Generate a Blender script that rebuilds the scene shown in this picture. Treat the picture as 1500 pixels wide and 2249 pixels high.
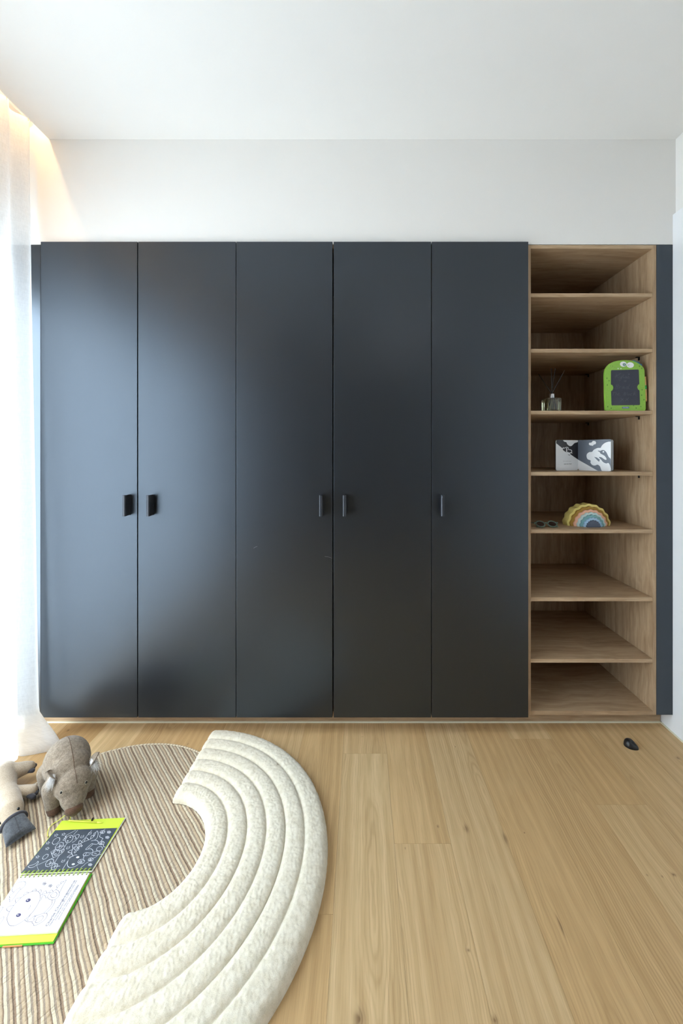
import bpy, bmesh, math, random
from mathutils import Vector, Matrix, noise
from mathutils.geometry import tessellate_polygon
random.seed(7)
PI = math.pi
for o in list(bpy.data.objects): bpy.data.objects.remove(o)
S = bpy.context.scene
C = S.collection

# ------------------------------------------------------------ camera, world, light, exposure
FPX, VX, VY, EYE = 890.0, 793.0, 992.0, 1.256     # focal length in px, vanishing point, eye height
cam = bpy.data.cameras.new('camera'); camo = bpy.data.objects.new('camera', cam); C.objects.link(camo)
camo.location = (0, 0, EYE); camo.rotation_euler = (PI/2, 0, 0)
cam.sensor_fit = 'HORIZONTAL'; cam.sensor_width = 36; cam.lens = FPX/1500*36
cam.shift_x = (750-VX)/1500; cam.shift_y = -(1124.5-VY)/1500
cam.clip_start = 0.02
S.camera = camo
S.view_settings.view_transform = 'Standard'; S.view_settings.look = 'None'
S.view_settings.gamma = 1; S.view_settings.use_curve_mapping = False
S.view_settings.exposure = 0.04
W = bpy.data.worlds.new('sky'); S.world = W; W.use_nodes = True
bg = W.node_tree.nodes['Background']; bg.inputs[0].default_value = (.78, .88, 1, 1); bg.inputs[1].default_value = 1.2

def area(name, loc, rot, sx, sy, power, col):
    l = bpy.data.lights.new(name, 'AREA'); l.shape = 'RECTANGLE'; l.size = sx; l.size_y = sy
    l.energy = power; l.color = col
    o = bpy.data.objects.new(name, l); C.objects.link(o); o.location = loc; o.rotation_euler = rot
    return o
WIN_Y0, WIN_Y1, WIN_H = -0.35, 1.70, 2.08
# daylight outside the side window
area('daylight_side', (-2.0, (WIN_Y0+WIN_Y1)/2, 1.2), (0, -PI/2, 0), 2.3, 2.3, 246, (.78, .905, 1))

# ------------------------------------------------------------ helpers
def on(px, py, h=0.0):            # the point at height h seen at a pixel of the photo
    t = (EYE-h)/(py-VY)
    return Vector(((px-VX)*t, FPX*t, h))
def at(px, py, Y):                # the point at depth Y
    return Vector(((px-VX)/FPX*Y, Y, EYE-(py-VY)/FPX*Y))
def link(name, me, m=None, parent=None):
    o = bpy.data.objects.new(name, me); C.objects.link(o)
    if m: me.materials.clear(); me.materials.append(m)
    if parent:
        o.parent = parent
        o.matrix_parent_inverse = parent.matrix_basis.inverted()   # meshes are written in world metres
    return o
def obj(name, bm, m=None, parent=None, smooth=False):
    bmesh.ops.recalc_face_normals(bm, faces=bm.faces)
    me = bpy.data.meshes.new(name); bm.to_mesh(me); bm.free()
    if smooth:
        for p in me.polygons: p.use_smooth = True
    return link(name, me, m, parent)
def tag(o, label, cat, group=None):
    o['label'] = label; o['category'] = cat
    if group: o['group'] = group
    return o
def thing(name, loc, label, cat, group=None):
    o = bpy.data.objects.new(name, None); C.objects.link(o); o.location = loc; o.empty_display_size = .05
    return tag(o, label, cat, group)
def struct(o): o['kind'] = 'structure'; return o
def box(bm, x0, x1, y0, y1, z0, z1, bev=0.0):
    vs = [bm.verts.new((x, y, z)) for x in (x0, x1) for y in (y0, y1) for z in (z0, z1)]
    fs = [bm.faces.new([vs[i] for i in f]) for f in ((0,1,3,2),(4,6,7,5),(0,4,5,1),(2,3,7,6),(0,2,6,4),(1,5,7,3))]
    if bev:
        es = list({e for f in fs for e in f.edges})
        bmesh.ops.bevel(bm, geom=es, offset=bev, segments=2, profile=.5, affect='EDGES')
def boxes(name, bxs, m, parent=None, bev=0.0):
    bm = bmesh.new()
    for b in bxs: box(bm, *b, bev=bev)
    return obj(name, bm, m, parent)
def tube(bm, pts, r, seg=8, r1=None, cap=True):
    pts = [Vector(p) for p in pts]; rings = []
    up = Vector((0, 0, 1))
    for i, p in enumerate(pts):
        d = (pts[min(i+1, len(pts)-1)]-pts[max(i-1, 0)]).normalized()
        a = d.cross(up)
        if a.length < .1: a = d.cross(Vector((1, 0, 0)))
        a.normalize(); b = d.cross(a)
        rr = r if r1 is None else r+(r1-r)*i/(len(pts)-1)
        rings.append([bm.verts.new(p+(a*math.cos(t)+b*math.sin(t))*rr) for t in [2*PI*k/seg for k in range(seg)]])
    for q, w in zip(rings, rings[1:]):
        for k in range(seg): bm.faces.new((q[k], q[(k+1) % seg], w[(k+1) % seg], w[k]))
    if cap: bm.faces.new(rings[0][::-1]); bm.faces.new(rings[-1])
def smoothline(pts, n=6, closed=False):
    P = [Vector(p) for p in pts]; N = len(P); out = []
    rng = range(N) if closed else range(N-1)
    g = (lambda i: P[i % N]) if closed else (lambda i: P[max(0, min(N-1, i))])
    for i in rng:
        a, b, c, d = g(i-1), g(i), g(i+1), g(i+2)
        for k in range(n):
            t = k/n
            out.append(.5*((2*b)+(c-a)*t+(2*a-5*b+4*c-d)*t*t+(3*b-a-3*c+d)*t**3))
    if not closed: out.append(P[-1])
    return out
def prism(bm, pts, off):          # closed outline of 3D points pushed through by off
    pts = [Vector(p) for p in pts]; off = Vector(off)
    A = [bm.verts.new(p) for p in pts]; B = [bm.verts.new(p+off) for p in pts]
    n = len(pts)
    for tri in tessellate_polygon([pts]):
        bm.faces.new([A[i] for i in tri]); bm.faces.new([B[i] for i in reversed(tri)])
    for i in range(n): bm.faces.new((A[i], B[i], B[(i+1) % n], A[(i+1) % n]))
def flat(bm, pts):
    pts = [Vector(p) for p in pts]; A = [bm.verts.new(p) for p in pts]
    for tri in tessellate_polygon([pts]): bm.faces.new([A[i] for i in tri])
def ribbon(bm, pts, w, n, closed=False):
    pts = [Vector(p) for p in pts]; n = Vector(n); N = len(pts); L = []
    for i, p in enumerate(pts):
        q = pts[(i+1) % N] if closed else pts[min(i+1, N-1)]
        r = pts[(i-1) % N] if closed else pts[max(i-1, 0)]
        s = (q-r).normalized().cross(n)*w/2
        L.append((bm.verts.new(p+s), bm.verts.new(p-s)))
    for i in range(N if closed else N-1):
        a, b = L[i], L[(i+1) % N]
        try: bm.faces.new((a[0], b[0], b[1], a[1]))
        except ValueError: pass
def text(name, body, p0, p1, n, m, parent, height=None, shear=0):
    p0, p1, n = Vector(p0), Vector(p1), Vector(n).normalized()
    cu = bpy.data.curves.new(name, 'FONT'); cu.body = body; cu.shear = shear; cu.offset = .003
    t = bpy.data.objects.new(name, cu); C.objects.link(t)
    bpy.context.view_layer.update()
    me = bpy.data.meshes.new_from_object(t.evaluated_get(bpy.context.evaluated_depsgraph_get()))
    bpy.data.objects.remove(t)
    xs = [v.co.x for v in me.vertices]; ys = [v.co.y for v in me.vertices]
    x0, x1 = min(xs), max(xs); s = (p1-p0).length/(x1-x0)
    sy = s if height is None else height/max(ys)
    u = (p1-p0).normalized(); v = n.cross(u)
    for k in me.vertices: k.co = p0+u*(k.co.x-x0)*s+v*k.co.y*sy
    return link(name, me, m, parent)
def blob(name, caps, m, parent, vox=.004, it=6):
    """one soft continuous body: tapered limbs [(p0, r0, p1, r1)] or ellipsoids [(p, (rx,ry,rz), rotz)] fused by a voxel remesh"""
    bm = bmesh.new()
    for c in caps:
        if len(c) == 4:
            p0, r0, p1, r1 = Vector(c[0]), c[1], Vector(c[2]), c[3]
            n = max(2, int((p1-p0).length/(min(r0, r1)*.3))+1)
            for i in range(n+1):
                t = i/n
                bmesh.ops.create_icosphere(bm, subdivisions=3, radius=r0+(r1-r0)*t, matrix=Matrix.Translation(p0.lerp(p1, t)))
        else:
            p, r, rot = c
            bmesh.ops.create_icosphere(bm, subdivisions=4, radius=1, matrix=Matrix.Translation(p) @ rot @ Matrix.Diagonal((*r, 1)))
    me = bpy.data.meshes.new(name); bm.to_mesh(me); bm.free()
    t = bpy.data.objects.new(name, me); C.objects.link(t)
    r = t.modifiers.new('r', 'REMESH'); r.mode = 'VOXEL'; r.voxel_size = vox
    s = t.modifiers.new('s', 'SMOOTH'); s.iterations = it; s.factor = .5
    bpy.context.view_layer.update()
    out = bpy.data.meshes.new_from_object(t.evaluated_get(bpy.context.evaluated_depsgraph_get()))
    bpy.data.objects.remove(t)
    for p in out.polygons: p.use_smooth = True
    return link(name, out, m, parent)

# ------------------------------------------------------------ materials
class NT:
    def __init__(s, name):
        s.m = bpy.data.materials.new(name); s.m.use_nodes = True; s.t = s.m.node_tree
        s.p = s.t.nodes['Principled BSDF']; s.o = s.t.nodes['Material Output']
    def n(s, typ, **kw):
        x = s.t.nodes.new(typ)
        for k, v in kw.items():
            if k.startswith('i_'):
                key = k[2:]; key = int(key) if key.isdigit() else key.replace('_', ' ')
                s.set(x.inputs[key], v)
            else: setattr(x, k, v)
        return x
    def set(s, inp, v):
        if hasattr(v, 'is_output'): s.t.links.new(v, inp)
        else: inp.default_value = v
    def math(s, op, a, b=0.0, c=0.0, clamp=False):
        x = s.n('ShaderNodeMath', operation=op, use_clamp=clamp)
        s.set(x.inputs[0], a); s.set(x.inputs[1], b); s.set(x.inputs[2], c)
        return x.outputs[0]
    def vec(s, op, a, b):
        x = s.n('ShaderNodeVectorMath', operation=op); s.set(x.inputs[0], a); s.set(x.inputs[1], b)
        return x.outputs['Value' if op == 'LENGTH' else 'Vector']
    def noise(s, v, scale, detail=3, rough=.5):
        x = s.n('ShaderNodeTexNoise', i_Vector=v, i_Scale=scale, i_Detail=detail, i_Roughness=rough); return x.outputs[0]
    def mix(s, f, a, b, mode='MIX'):
        x = s.n('ShaderNodeMix', data_type='RGBA', blend_type=mode)
        s.set(x.inputs[0], f); s.set(x.inputs[6], a); s.set(x.inputs[7], b); return x.outputs[2]
    def ramp(s, f, stops, interp='LINEAR'):
        x = s.n('ShaderNodeValToRGB'); r = x.color_ramp; r.interpolation = interp
        while len(r.elements) < len(stops): r.elements.new(.5)
        for e, (p, c) in zip(r.elements, stops): e.position = p; e.color = c if len(c) == 4 else (*c, 1)
        s.set(x.inputs[0], f); return x.outputs[0]
    def bump(s, h, st, dist):
        x = s.n('ShaderNodeBump', i_Strength=st, i_Distance=dist, i_Height=h); s.set(s.p.inputs['Normal'], x.outputs[0]); return x
def lin(r, g, b): return tuple(((c/255)/12.92 if c/255 <= .04045 else ((c/255+.055)/1.055)**2.4) for c in (r, g, b))+(1,)
def mat(name, rgb, rough=.5, metal=0, spec=.5, var=0, vs=40, bump=0):
    k = NT(name); k.p.inputs['Base Color'].default_value = lin(*rgb); k.p.inputs['Roughness'].default_value = rough
    k.p.inputs['Metallic'].default_value = metal; k.p.inputs['Specular IOR Level'].default_value = spec
    co = k.n('ShaderNodeTexCoord').outputs['Object']
    nz = k.noise(co, vs)
    if var:
        c = lin(*rgb); k.set(k.p.inputs['Base Color'], k.mix(nz, tuple(x*(1-var) for x in c[:3])+(1,), tuple(min(1, x*(1+var)) for x in c[:3])+(1,)))
    if bump: k.bump(nz, .5, bump)
    return k.m

def veneer(name, axis):
    k = NT(name); co = k.n('ShaderNodeTexCoord').outputs['Object']
    sc = {'X': (1, 22, 22), 'Y': (22, 1, 22), 'Z': (22, 22, 1)}[axis]
    v = k.n('ShaderNodeMapping', i_Vector=co, i_Scale=sc).outputs[0]
    warp = k.noise(co, 3.0, 2)
    v2 = k.vec('ADD', v, k.vec('MULTIPLY', k.n('ShaderNodeTexNoise', i_Vector=co, i_Scale=4.0, i_Detail=2).outputs['Color'], (1.6, 1.6, 1.6)))
    a = k.noise(v2, 1.6, 4, .6); b = k.noise(v, 12, 4, .7)
    sc2 = {'X': (1.5, 160, 160), 'Y': (160, 1.5, 160), 'Z': (160, 160, 1.5)}[axis]
    f = k.noise(k.n('ShaderNodeMapping', i_Vector=co, i_Scale=sc2).outputs[0], 5, 3, .6)
    c = k.ramp(a, [(.25, lin(156, 128, 98)), (.5, lin(186, 159, 127)), (.75, lin(204, 179, 147))])
    c = k.mix(k.math('MULTIPLY', k.ramp(b, [(.45, (0, 0, 0)), (.7, (1, 1, 1))]), .35), c, lin(140, 108, 74))
    c = k.mix(k.math('MULTIPLY', k.ramp(f, [(.45, (0, 0, 0)), (.68, (1, 1, 1))]), .55), c, lin(128, 98, 72))
    k.set(k.p.inputs['Base Color'], c); k.p.inputs['Roughness'].default_value = .5
    k.p.inputs['Specular IOR Level'].default_value = .35
    k.bump(f, .12, .0006)
    return k.m

def floor_mat():
    k = NT('oak_planks')
    pl = k.n('ShaderNodeAttribute', attribute_name='pl').outputs['Vector']   # x from the plank's centre, y, random
    tn = k.n('ShaderNodeAttribute', attribute_name='tone').outputs['Vector']
    co = k.n('ShaderNodeTexCoord').outputs['Object']
    sp = k.n('ShaderNodeSeparateXYZ', i_0=pl); st = k.n('ShaderNodeSeparateXYZ', i_0=tn)
    x, y, r = sp.outputs[0], sp.outputs[1], sp.outputs[2]
    r2 = k.math('MULTIPLY', r, 37.0)
    low = k.n('ShaderNodeCombineXYZ', i_0=k.math('MULTIPLY', y, 1.1), i_1=r2, i_2=0.0).outputs[0]
    n1 = k.noise(low, 1.0, 2); 
    n2 = k.noise(k.n('ShaderNodeCombineXYZ', i_0=k.math('MULTIPLY', x, 14.0), i_1=k.math('MULTIPLY', y, 3.6), i_2=r2).outputs[0], 1.0, 3, .55)
    # knots: (pixel x, pixel y, half width m, half length m)
    KN = [(962,1815,.006,.008),(1024,1820,.012,.022),(1231,2033,.006,.035),(1028,2087,.007,.007),(790,2238,.02,.03),(1088,2241,.010,.014),
          (1421,1922,.004,.005),(1454,1925,.004,.005),(1480,1921,.010,.008),(1489,1665,.010,.012),(1152,1829,.004,.004),(890,1863,.003,.006),
          (150,1604,.008,.012),(413,1634,.004,.008),(796,1618,.004,.004),(1064,1599,.004,.005),(1000,1640,.004,.004),(1110,1842,.010,.030)]
    kn = 0.0
    near = 0.0
    for (a, b, w, l) in KN:
        p = on(a, b)
        d = k.vec('LENGTH', k.vec('MULTIPLY', k.vec('SUBTRACT', co, (p.x, p.y, 0)), (1.7/w, 1.7/l, 0)), (0, 0, 0))
        g = k.math('POWER', 2.718, k.math('MULTIPLY', k.math('MULTIPLY', d, d), -1.0))
        h = k.math('MULTIPLY', k.math('POWER', 2.718, k.math('MULTIPLY', d, -.32)), w*1.5)
        kn = k.math('MAXIMUM', kn, g); near = k.math('ADD', near, h)
    cx = k.math('MULTIPLY', k.math('SUBTRACT', r, .5), .16)
    dx = k.math('SUBTRACT', x, cx)
    dep = k.math('MULTIPLY', k.math('SUBTRACT', n1, .42), .16)
    rr = k.math('SQRT', k.math('ADD', k.math('MULTIPLY', dx, dx), k.math('MULTIPLY', dep, dep)))
    rr = k.math('ADD', rr, k.math('MULTIPLY', n2, .034)); rr = k.math('ADD', rr, near)
    ring = k.math('SINE', k.math('MULTIPLY', rr, 2*PI/.0080))
    ring = k.math('MULTIPLY_ADD', ring, .5, .5); ring = k.math('POWER', ring, 2.2)
    ring2 = k.math('MULTIPLY_ADD', k.math('SINE', k.math('MULTIPLY', rr, 2*PI/.031)), .5, .5)
    fib = k.noise(k.n('ShaderNodeCombineXYZ', i_0=k.math('MULTIPLY', x, 420.0), i_1=k.math('MULTIPLY', y, 9.0), i_2=r2).outputs[0], 1.0, 3, .6)
    strk = k.noise(k.n('ShaderNodeCombineXYZ', i_0=k.math('MULTIPLY', x, 30.0), i_1=k.math('MULTIPLY', y, .9), i_2=r2).outputs[0], 1.0, 3, .6)
    c = k.mix(st.outputs[0], lin(203, 165, 114), lin(223, 193, 146))
    c = k.mix(k.math('MULTIPLY', st.outputs[1], .6), c, lin(212, 186, 146))
    c = k.mix(k.math('MULTIPLY', k.ramp(strk, [(.4, (0,0,0)), (.66, (1,1,1))]), .5), c, lin(184, 150, 103))
    rm = k.math('MULTIPLY_ADD', k.noise(k.n('ShaderNodeCombineXYZ', i_0=k.math('MULTIPLY', x, 11.0), i_1=k.math('MULTIPLY', y, 1.3), i_2=k.math('ADD', r2, 9.0)).outputs[0], 1.0, 2), 3.4, -1.15, clamp=True)
    c = k.mix(k.math('MULTIPLY', k.math('MULTIPLY', ring, rm), k.math('MULTIPLY_ADD', st.outputs[2], .32, .15)), c, lin(150, 116, 70))
    c = k.mix(k.math('MULTIPLY', ring2, .22), c, lin(158, 124, 78))
    c = k.mix(k.math('MULTIPLY', k.ramp(fib, [(.48, (0,0,0)), (.68, (1,1,1))]), .26), c, lin(146, 114, 74))
    c = k.mix(k.math('MULTIPLY', kn, k.math('MULTIPLY_ADD', ring, .35, .45)), c, lin(96, 66, 40))
    k.set(k.p.inputs['Base Color'], c); k.p.inputs['Roughness'].default_value = .46
    k.p.inputs['Specular IOR Level'].default_value = .35
    k.bump(fib, .15, .0006)
    return k.m

def fabric(name, c0, c1, scale=900, bump=.001, sheen=.3, big=0):
    k = NT(name); co = k.n('ShaderNodeTexCoord').outputs['Object']
    a = k.noise(co, scale, 3, .7); b = k.noise(co, scale*.12, 3)
    f = k.math('MULTIPLY_ADD', a, .75, k.math('MULTIPLY', b, .25))
    k.set(k.p.inputs['Base Color'], k.ramp(f, [(.38, lin(*c0)), (.62, lin(*c1))]))
    k.p.inputs['Roughness'].default_value = .95; k.p.inputs['Specular IOR Level'].default_value = .1
    k.p.inputs['Sheen Weight'].default_value = sheen
    k.bump(f, .6, bump)
    return k.m

M = {}
M['paint'] = mat('white_paint', (236, 234, 230), .6, spec=.25, var=.01, vs=8)
M['paint_satin'] = mat('white_satin', (238, 240, 242), .35, spec=.4, var=.01, vs=8)
M['dark'] = mat('charcoal_lacquer', (22, 22, 25), .34, spec=1.0, var=.03, vs=5)
M['dark'].node_tree.nodes['Principled BSDF'].inputs['Specular Tint'].default_value = (.72, .85, 1, 1); M['dark'].node_tree.nodes['Principled BSDF'].inputs['IOR'].default_value = 1.50
M['dark_handle'] = mat('graphite_metal', (52, 55, 62), .3, metal=.25, var=.03)
M['oak_x'] = veneer('oak_veneer_horizontal', 'X'); M['oak_z'] = veneer('oak_veneer_vertical', 'Z')
M['floor'] = floor_mat()
M['seal'] = mat('sealant', (226, 222, 198), .5, var=.05)
M['black'] = mat('black_plastic', (20, 21, 24), .35, var=.05)
M['rubber'] = mat('black_rubber', (22, 23, 26), .4, var=.05)
M['alu'] = mat('aluminium', (200, 202, 206), .3, metal=1, var=.02)
M['white_line'] = mat('white_ink', (240, 240, 240), .7, var=.02)

# ------------------------------------------------------------ room shell
FACE, BACKY = 1.812, 2.372        # front of the carcasses, back of the wardrobe
CEIL, XL, XR, YB = 2.6527, -1.64, 1.407, -2.4
def floor():
    bm = bmesh.new(); pl = bm.loops.layers.float_vector.new('pl'); tn = bm.loops.layers.float_vector.new('tone')
    Wd, off = .1823, .2885; g = .0003
    fixed = {-2: [1.10], -1: [1.686, .2], 0: [1.2985], 1: [-.4], 2: [.3], 3: [1.771, -.3], 4: [1.442], 5: [.9]}
    tones = {(-2, 1): (.35, .1, .2), (-1, 2): (.62, .5, .3), (-1, 1): (.5, .5, .35), (0, 1): (.42, .2, .3), (0, 0): (.55, .6, .95), (1, 0): (.62, .75, .5), (1, 1): (.62, .75, .5),
             (2, 0): (.25, .15, .3), (2, 1): (.25, .15, .3), (3, 2): (.2, .1, .3), (3, 1): (.62, .35, .35), (4, 1): (.22, .1, .3), (4, 0): (.5, .3, .3), (5, 1): (.4, .3, .5)}
    i0 = int(math.floor((XL-.3-off)/Wd))
    for i in range(i0, 8):
        x0 = off+Wd*(i-1)+Wd; x0 = off+Wd*i-Wd*0
        col = i+1 if False else i
        x0, x1 = off+Wd*col, off+Wd*(col+1)
        if x0 > XR+.02: break
        js = sorted(fixed.get(col+1, [random.uniform(.9, 1.7), random.uniform(-.9, .2)]))
        if len(js) == 1: js = [js[0]-1.9]+js
        ys = [YB-.1]+[j for j in js if j > YB+.2]+[1.90]
        for q, (ya, yb) in enumerate(zip(ys, ys[1:])):
            rnd = random.random(); tone = tones.get((col+1, q-1 if len(ys) > 3 else q), (random.random(), random.random()*.6, random.random()))
            o1 = random.uniform(0, 9)
            a, b, c, d = x0+g, x1-g, ya+g, yb-g
            r = [(a, c, 0), (b, c, 0), (b, d, 0), (a, d, 0)]; e = [(x0, ya, -.0015), (x1, ya, -.0015), (x1, yb, -.0015), (x0, yb, -.0015)]
            A = [bm.verts.new(p) for p in r]; B = [bm.verts.new(p) for p in e]
            fs = [bm.faces.new(A)]+[bm.faces.new((B[k], B[(k+1) % 4], A[(k+1) % 4], A[k])) for k in range(4)]
            for f in fs:
                for l in f.loops:
                    l[pl] = (l.vert.co.x-(x0+x1)/2, l.vert.co.y+o1, rnd); l[tn] = tone
    # slab under the boards
    box(bm, XL-.3, XR+.02, YB-.1, 2.5, -.06, -.004)
    me = bpy.data.meshes.new('floor'); bm.normal_update(); bm.to_mesh(me); bm.free()
    return struct(link('floor', me, M['floor']))
floor()
RT = 2.775                                             # top of the curtain recess
struct(boxes('ceiling', [(-1.395, XR+.15, YB-.1, FACE, CEIL, RT), (XL-.25, XR+.15, YB-.1, FACE+.1, RT, RT+.06)], M['paint']))
struct(boxes('wall_back', [(XL-.25, XR+.15, FACE, FACE+.1, 2.183, RT), (XL-.25, XR+.15, BACKY+.005, BACKY+.1, -.06, 2.183), (XL-.25, -1.52, FACE+.02, BACKY, -.06, 2.183)], M['paint']))
struct(boxes('wall_right', [(XR, XR+.15, YB-.1, FACE+.1, -.06, RT)], M['paint']))
struct(boxes('trim_1', [(1.394, XR, YB+.35, 1.812, .0, 2.315), (1.394, XR, 1.812, 1.90, .0, .077)], M['paint_satin']))
struct(boxes('trim_2', [(1.386, 1.3942, YB+.35, 1.878, .0, .003)], M['seal']))
struct(boxes('wall_left', [(XL-.2, XL, WIN_Y1, FACE+.02, -.06, RT), (XL-.2, XL, YB-.1, WIN_Y0, -.06, RT), (XL-.2, XL, WIN_Y0, WIN_Y1, WIN_H, RT)], M['paint']))
struct(boxes('wall_front', [(XL-.25, XR+.15, YB-.15, YB, -.06, RT)], mat('warm_grey_paint', (122, 119, 115), .6, spec=.25, var=.02)))  # unseen wall, its grey made up to darken the door reflections
def glass():
    k = NT('window_glass'); k.t.nodes.remove(k.p)
    a = k.n('ShaderNodeBsdfTransparent'); b = k.n('ShaderNodeBsdfGlossy', i_Roughness=.02)
    m = k.n('ShaderNodeMixShader', i_0=.06); k.t.links.new(a.outputs[0], m.inputs[1]); k.t.links.new(b.outputs[0], m.inputs[2])
    k.t.links.new(m.outputs[0], k.o.inputs[0]); return k.m
M['glass_pane'] = glass()
w1 = bpy.data.objects.new('window_1', None); C.objects.link(w1); w1.location = (-1.74, .67, 0); struct(w1)
fr = [(-1.78, -1.70, WIN_Y0, WIN_Y1, 0, .05), (-1.78, -1.70, WIN_Y0, WIN_Y1, WIN_H-.05, WIN_H)]
for y in (WIN_Y0, .65, WIN_Y1-.05): fr.append((-1.78, -1.70, y, y+.05, .05, WIN_H-.05))
boxes('window_frame', fr, mat('white_frame', (225, 226, 228), .4, var=.02), w1)
boxes('pane', [(-1.745, -1.735, WIN_Y0+.04, WIN_Y1-.04, .04, WIN_H-.04)], M['glass_pane'], w1)
# LED strip in the curtain recess
def emis(name, col, s):
    k = NT(name); k.p.inputs['Emission Color'].default_value = col; k.p.inputs['Emission Strength'].default_value = s
    k.p.inputs['Base Color'].default_value = (.9, .9, .9, 1); return k.m
LX, LZ = -1.427, 2.745
led = thing('led_strip', (LX, .4, LZ), 'long warm white LED strip hidden in the ceiling recess above the sheer curtain', 'light strip')
boxes('housing', [(LX-.008, LX+.008, YB+.2, 1.80, LZ+.001, RT)], M['alu'], led)
boxes('diffuser', [(LX-.006, LX+.006, YB+.2, 1.80, LZ-.003, LZ+.001)], emis('led_warm', (1, .63, .32, 1), 68), led)

# added fill light behind the camera, built as a flush ceiling lamp
cl = thing('ceiling_fill', (.55, -1.1, CEIL), 'added fill light built as a round white flush ceiling lamp over the far end of the room', 'lamp')
bm = bmesh.new(); bmesh.ops.create_cone(bm, cap_ends=True, segments=40, radius1=.34, radius2=.35, depth=.03, matrix=Matrix.Translation((.55, -1.1, CEIL-.0155))); obj('base', bm, M['paint_satin'], cl)
bm = bmesh.new(); bmesh.ops.create_cone(bm, cap_ends=True, segments=40, radius1=.31, radius2=.32, depth=.016, matrix=Matrix.Translation((.55, -1.1, CEIL-.040))); obj('diffuser', bm, emis('fill_glow', (1, .95, .88, 1), 4), cl)

# ------------------------------------------------------------ wardrobe
KX0, KX1 = -1.45, 1.336
p = thing('plinth', (0, 1.88, 0), 'low oak kickboard running under the whole wardrobe just above the floor', 'plinth')
boxes('kickboard', [(-1.50, 1.386, 1.879, 1.895, .004, .079)], M['oak_x'], p)
boxes('sealant_bead', [(-1.50, 1.386, 1.875, 1.8795, 0, .0075)], M['seal'], p)['label'] = 'pale sealant line along the floor'
DT, DB = 2.1845, .0805
# door edges from left to right on the door plane Y = 1.792
E_ = [(-1.4165, -.9898), (-.9855, -.5540), (-.5515, -.1268), (-.1210, .3095), (.3130, .7395)]
def door(root, x0, x1, hx, label):
    d = bmesh.new(); box(d, x0, x1, 1.7915, 1.811, DB, DT, bev=.0008)
    d = obj('door', d, M['dark'], root)
    h = bmesh.new()
    z0, z1 = 1.256-(1134-992)*.00197, 1.256-(1088-992)*.00197
    # pull: a slim web standing off the door, ending in a rounded lip
    box(h, hx+.001, hx+.007, 1.752, 1.7915, z0, z1, bev=.0008)
    prism(h, [Vector((hx+x, y, z0)) for x, y in [(-.003, 1.764), (-.0045, 1.757), (-.003, 1.752), (0, 1.7495), (.006, 1.7495), (.0095, 1.752), (.0105, 1.758), (.0095, 1.764)]], (0, 0, z1-z0))
    box(h, hx-.002, hx+.010, 1.7885, 1.7915, z0, z1)
    obj('handle', h, M['dark_handle'], d)
    return d
def cabinet(doors, hs, label):
    x0 = doors[0][0]-.001; x1 = doors[-1][1]+.001
    root = thing('wardrobe_cabinet', ((x0+x1)/2, FACE, .08), label, 'wardrobe', 'flat charcoal wardrobe cabinets standing side by side')
    t = .016
    boxes('carcass', [(x0, x0+t, FACE, BACKY, .079, 2.18), (x1-t, x1, FACE, BACKY, .079, 2.18), (x0+t, x1-t, FACE, BACKY, .079, .095), (x0+t, x1-t, FACE, BACKY, 2.164, 2.18), (x0+t, x1-t, BACKY-.01, BACKY, .095, 2.164)], M['oak_z'], root)
    for (a, b), h in zip(doors, hs): door(root, a, b, h, '')
    return root
def hx(px): return (px-VX)/FPX*1.752
c1 = cabinet(E_[0:2], (hx(270.5), hx(323)), 'double charcoal wardrobe cabinet beside the curtain, its two black pulls meeting in the middle')
c2 = cabinet(E_[2:4], (hx(703), hx(755)), 'double charcoal wardrobe cabinet in the middle, fine pale hairs stuck on its left door')
c3 = cabinet(E_[4:5], (hx(971),), 'single-door charcoal wardrobe cabinet right beside the open oak shelves')
# hairs stuck on the doors
def hair(d, pts, name='stuck_hair'):
    b = bmesh.new(); tube(b, [at(x, y, 1.7912) for x, y in pts], .0004, 4)
    obj(name, b, mat('pale_hair', (150, 155, 165), .6, var=.05), d)['label'] = 'pale hair stuck on the door'
ds = [o for o in c2.children if o.name.startswith('door')]
hair(ds[0], [(557, 1204), (560, 1202), (565, 1200)]); hair(ds[0], [(713, 1222), (721, 1223), (729, 1226)])
tag(boxes('filler_panel', [(-1.58, -1.4335, FACE, FACE+.02, .079, 2.181)], M['dark'], bev=.0006), 'slim charcoal filler panel between the curtain and the first wardrobe door', 'panel')
tag(boxes('filler_panel', [(1.3205, 1.3938, FACE, FACE+.02, .079, 2.181)], M['dark'], bev=.0006), 'narrow charcoal filler panel between the oak shelves and the white wall', 'panel')

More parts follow.
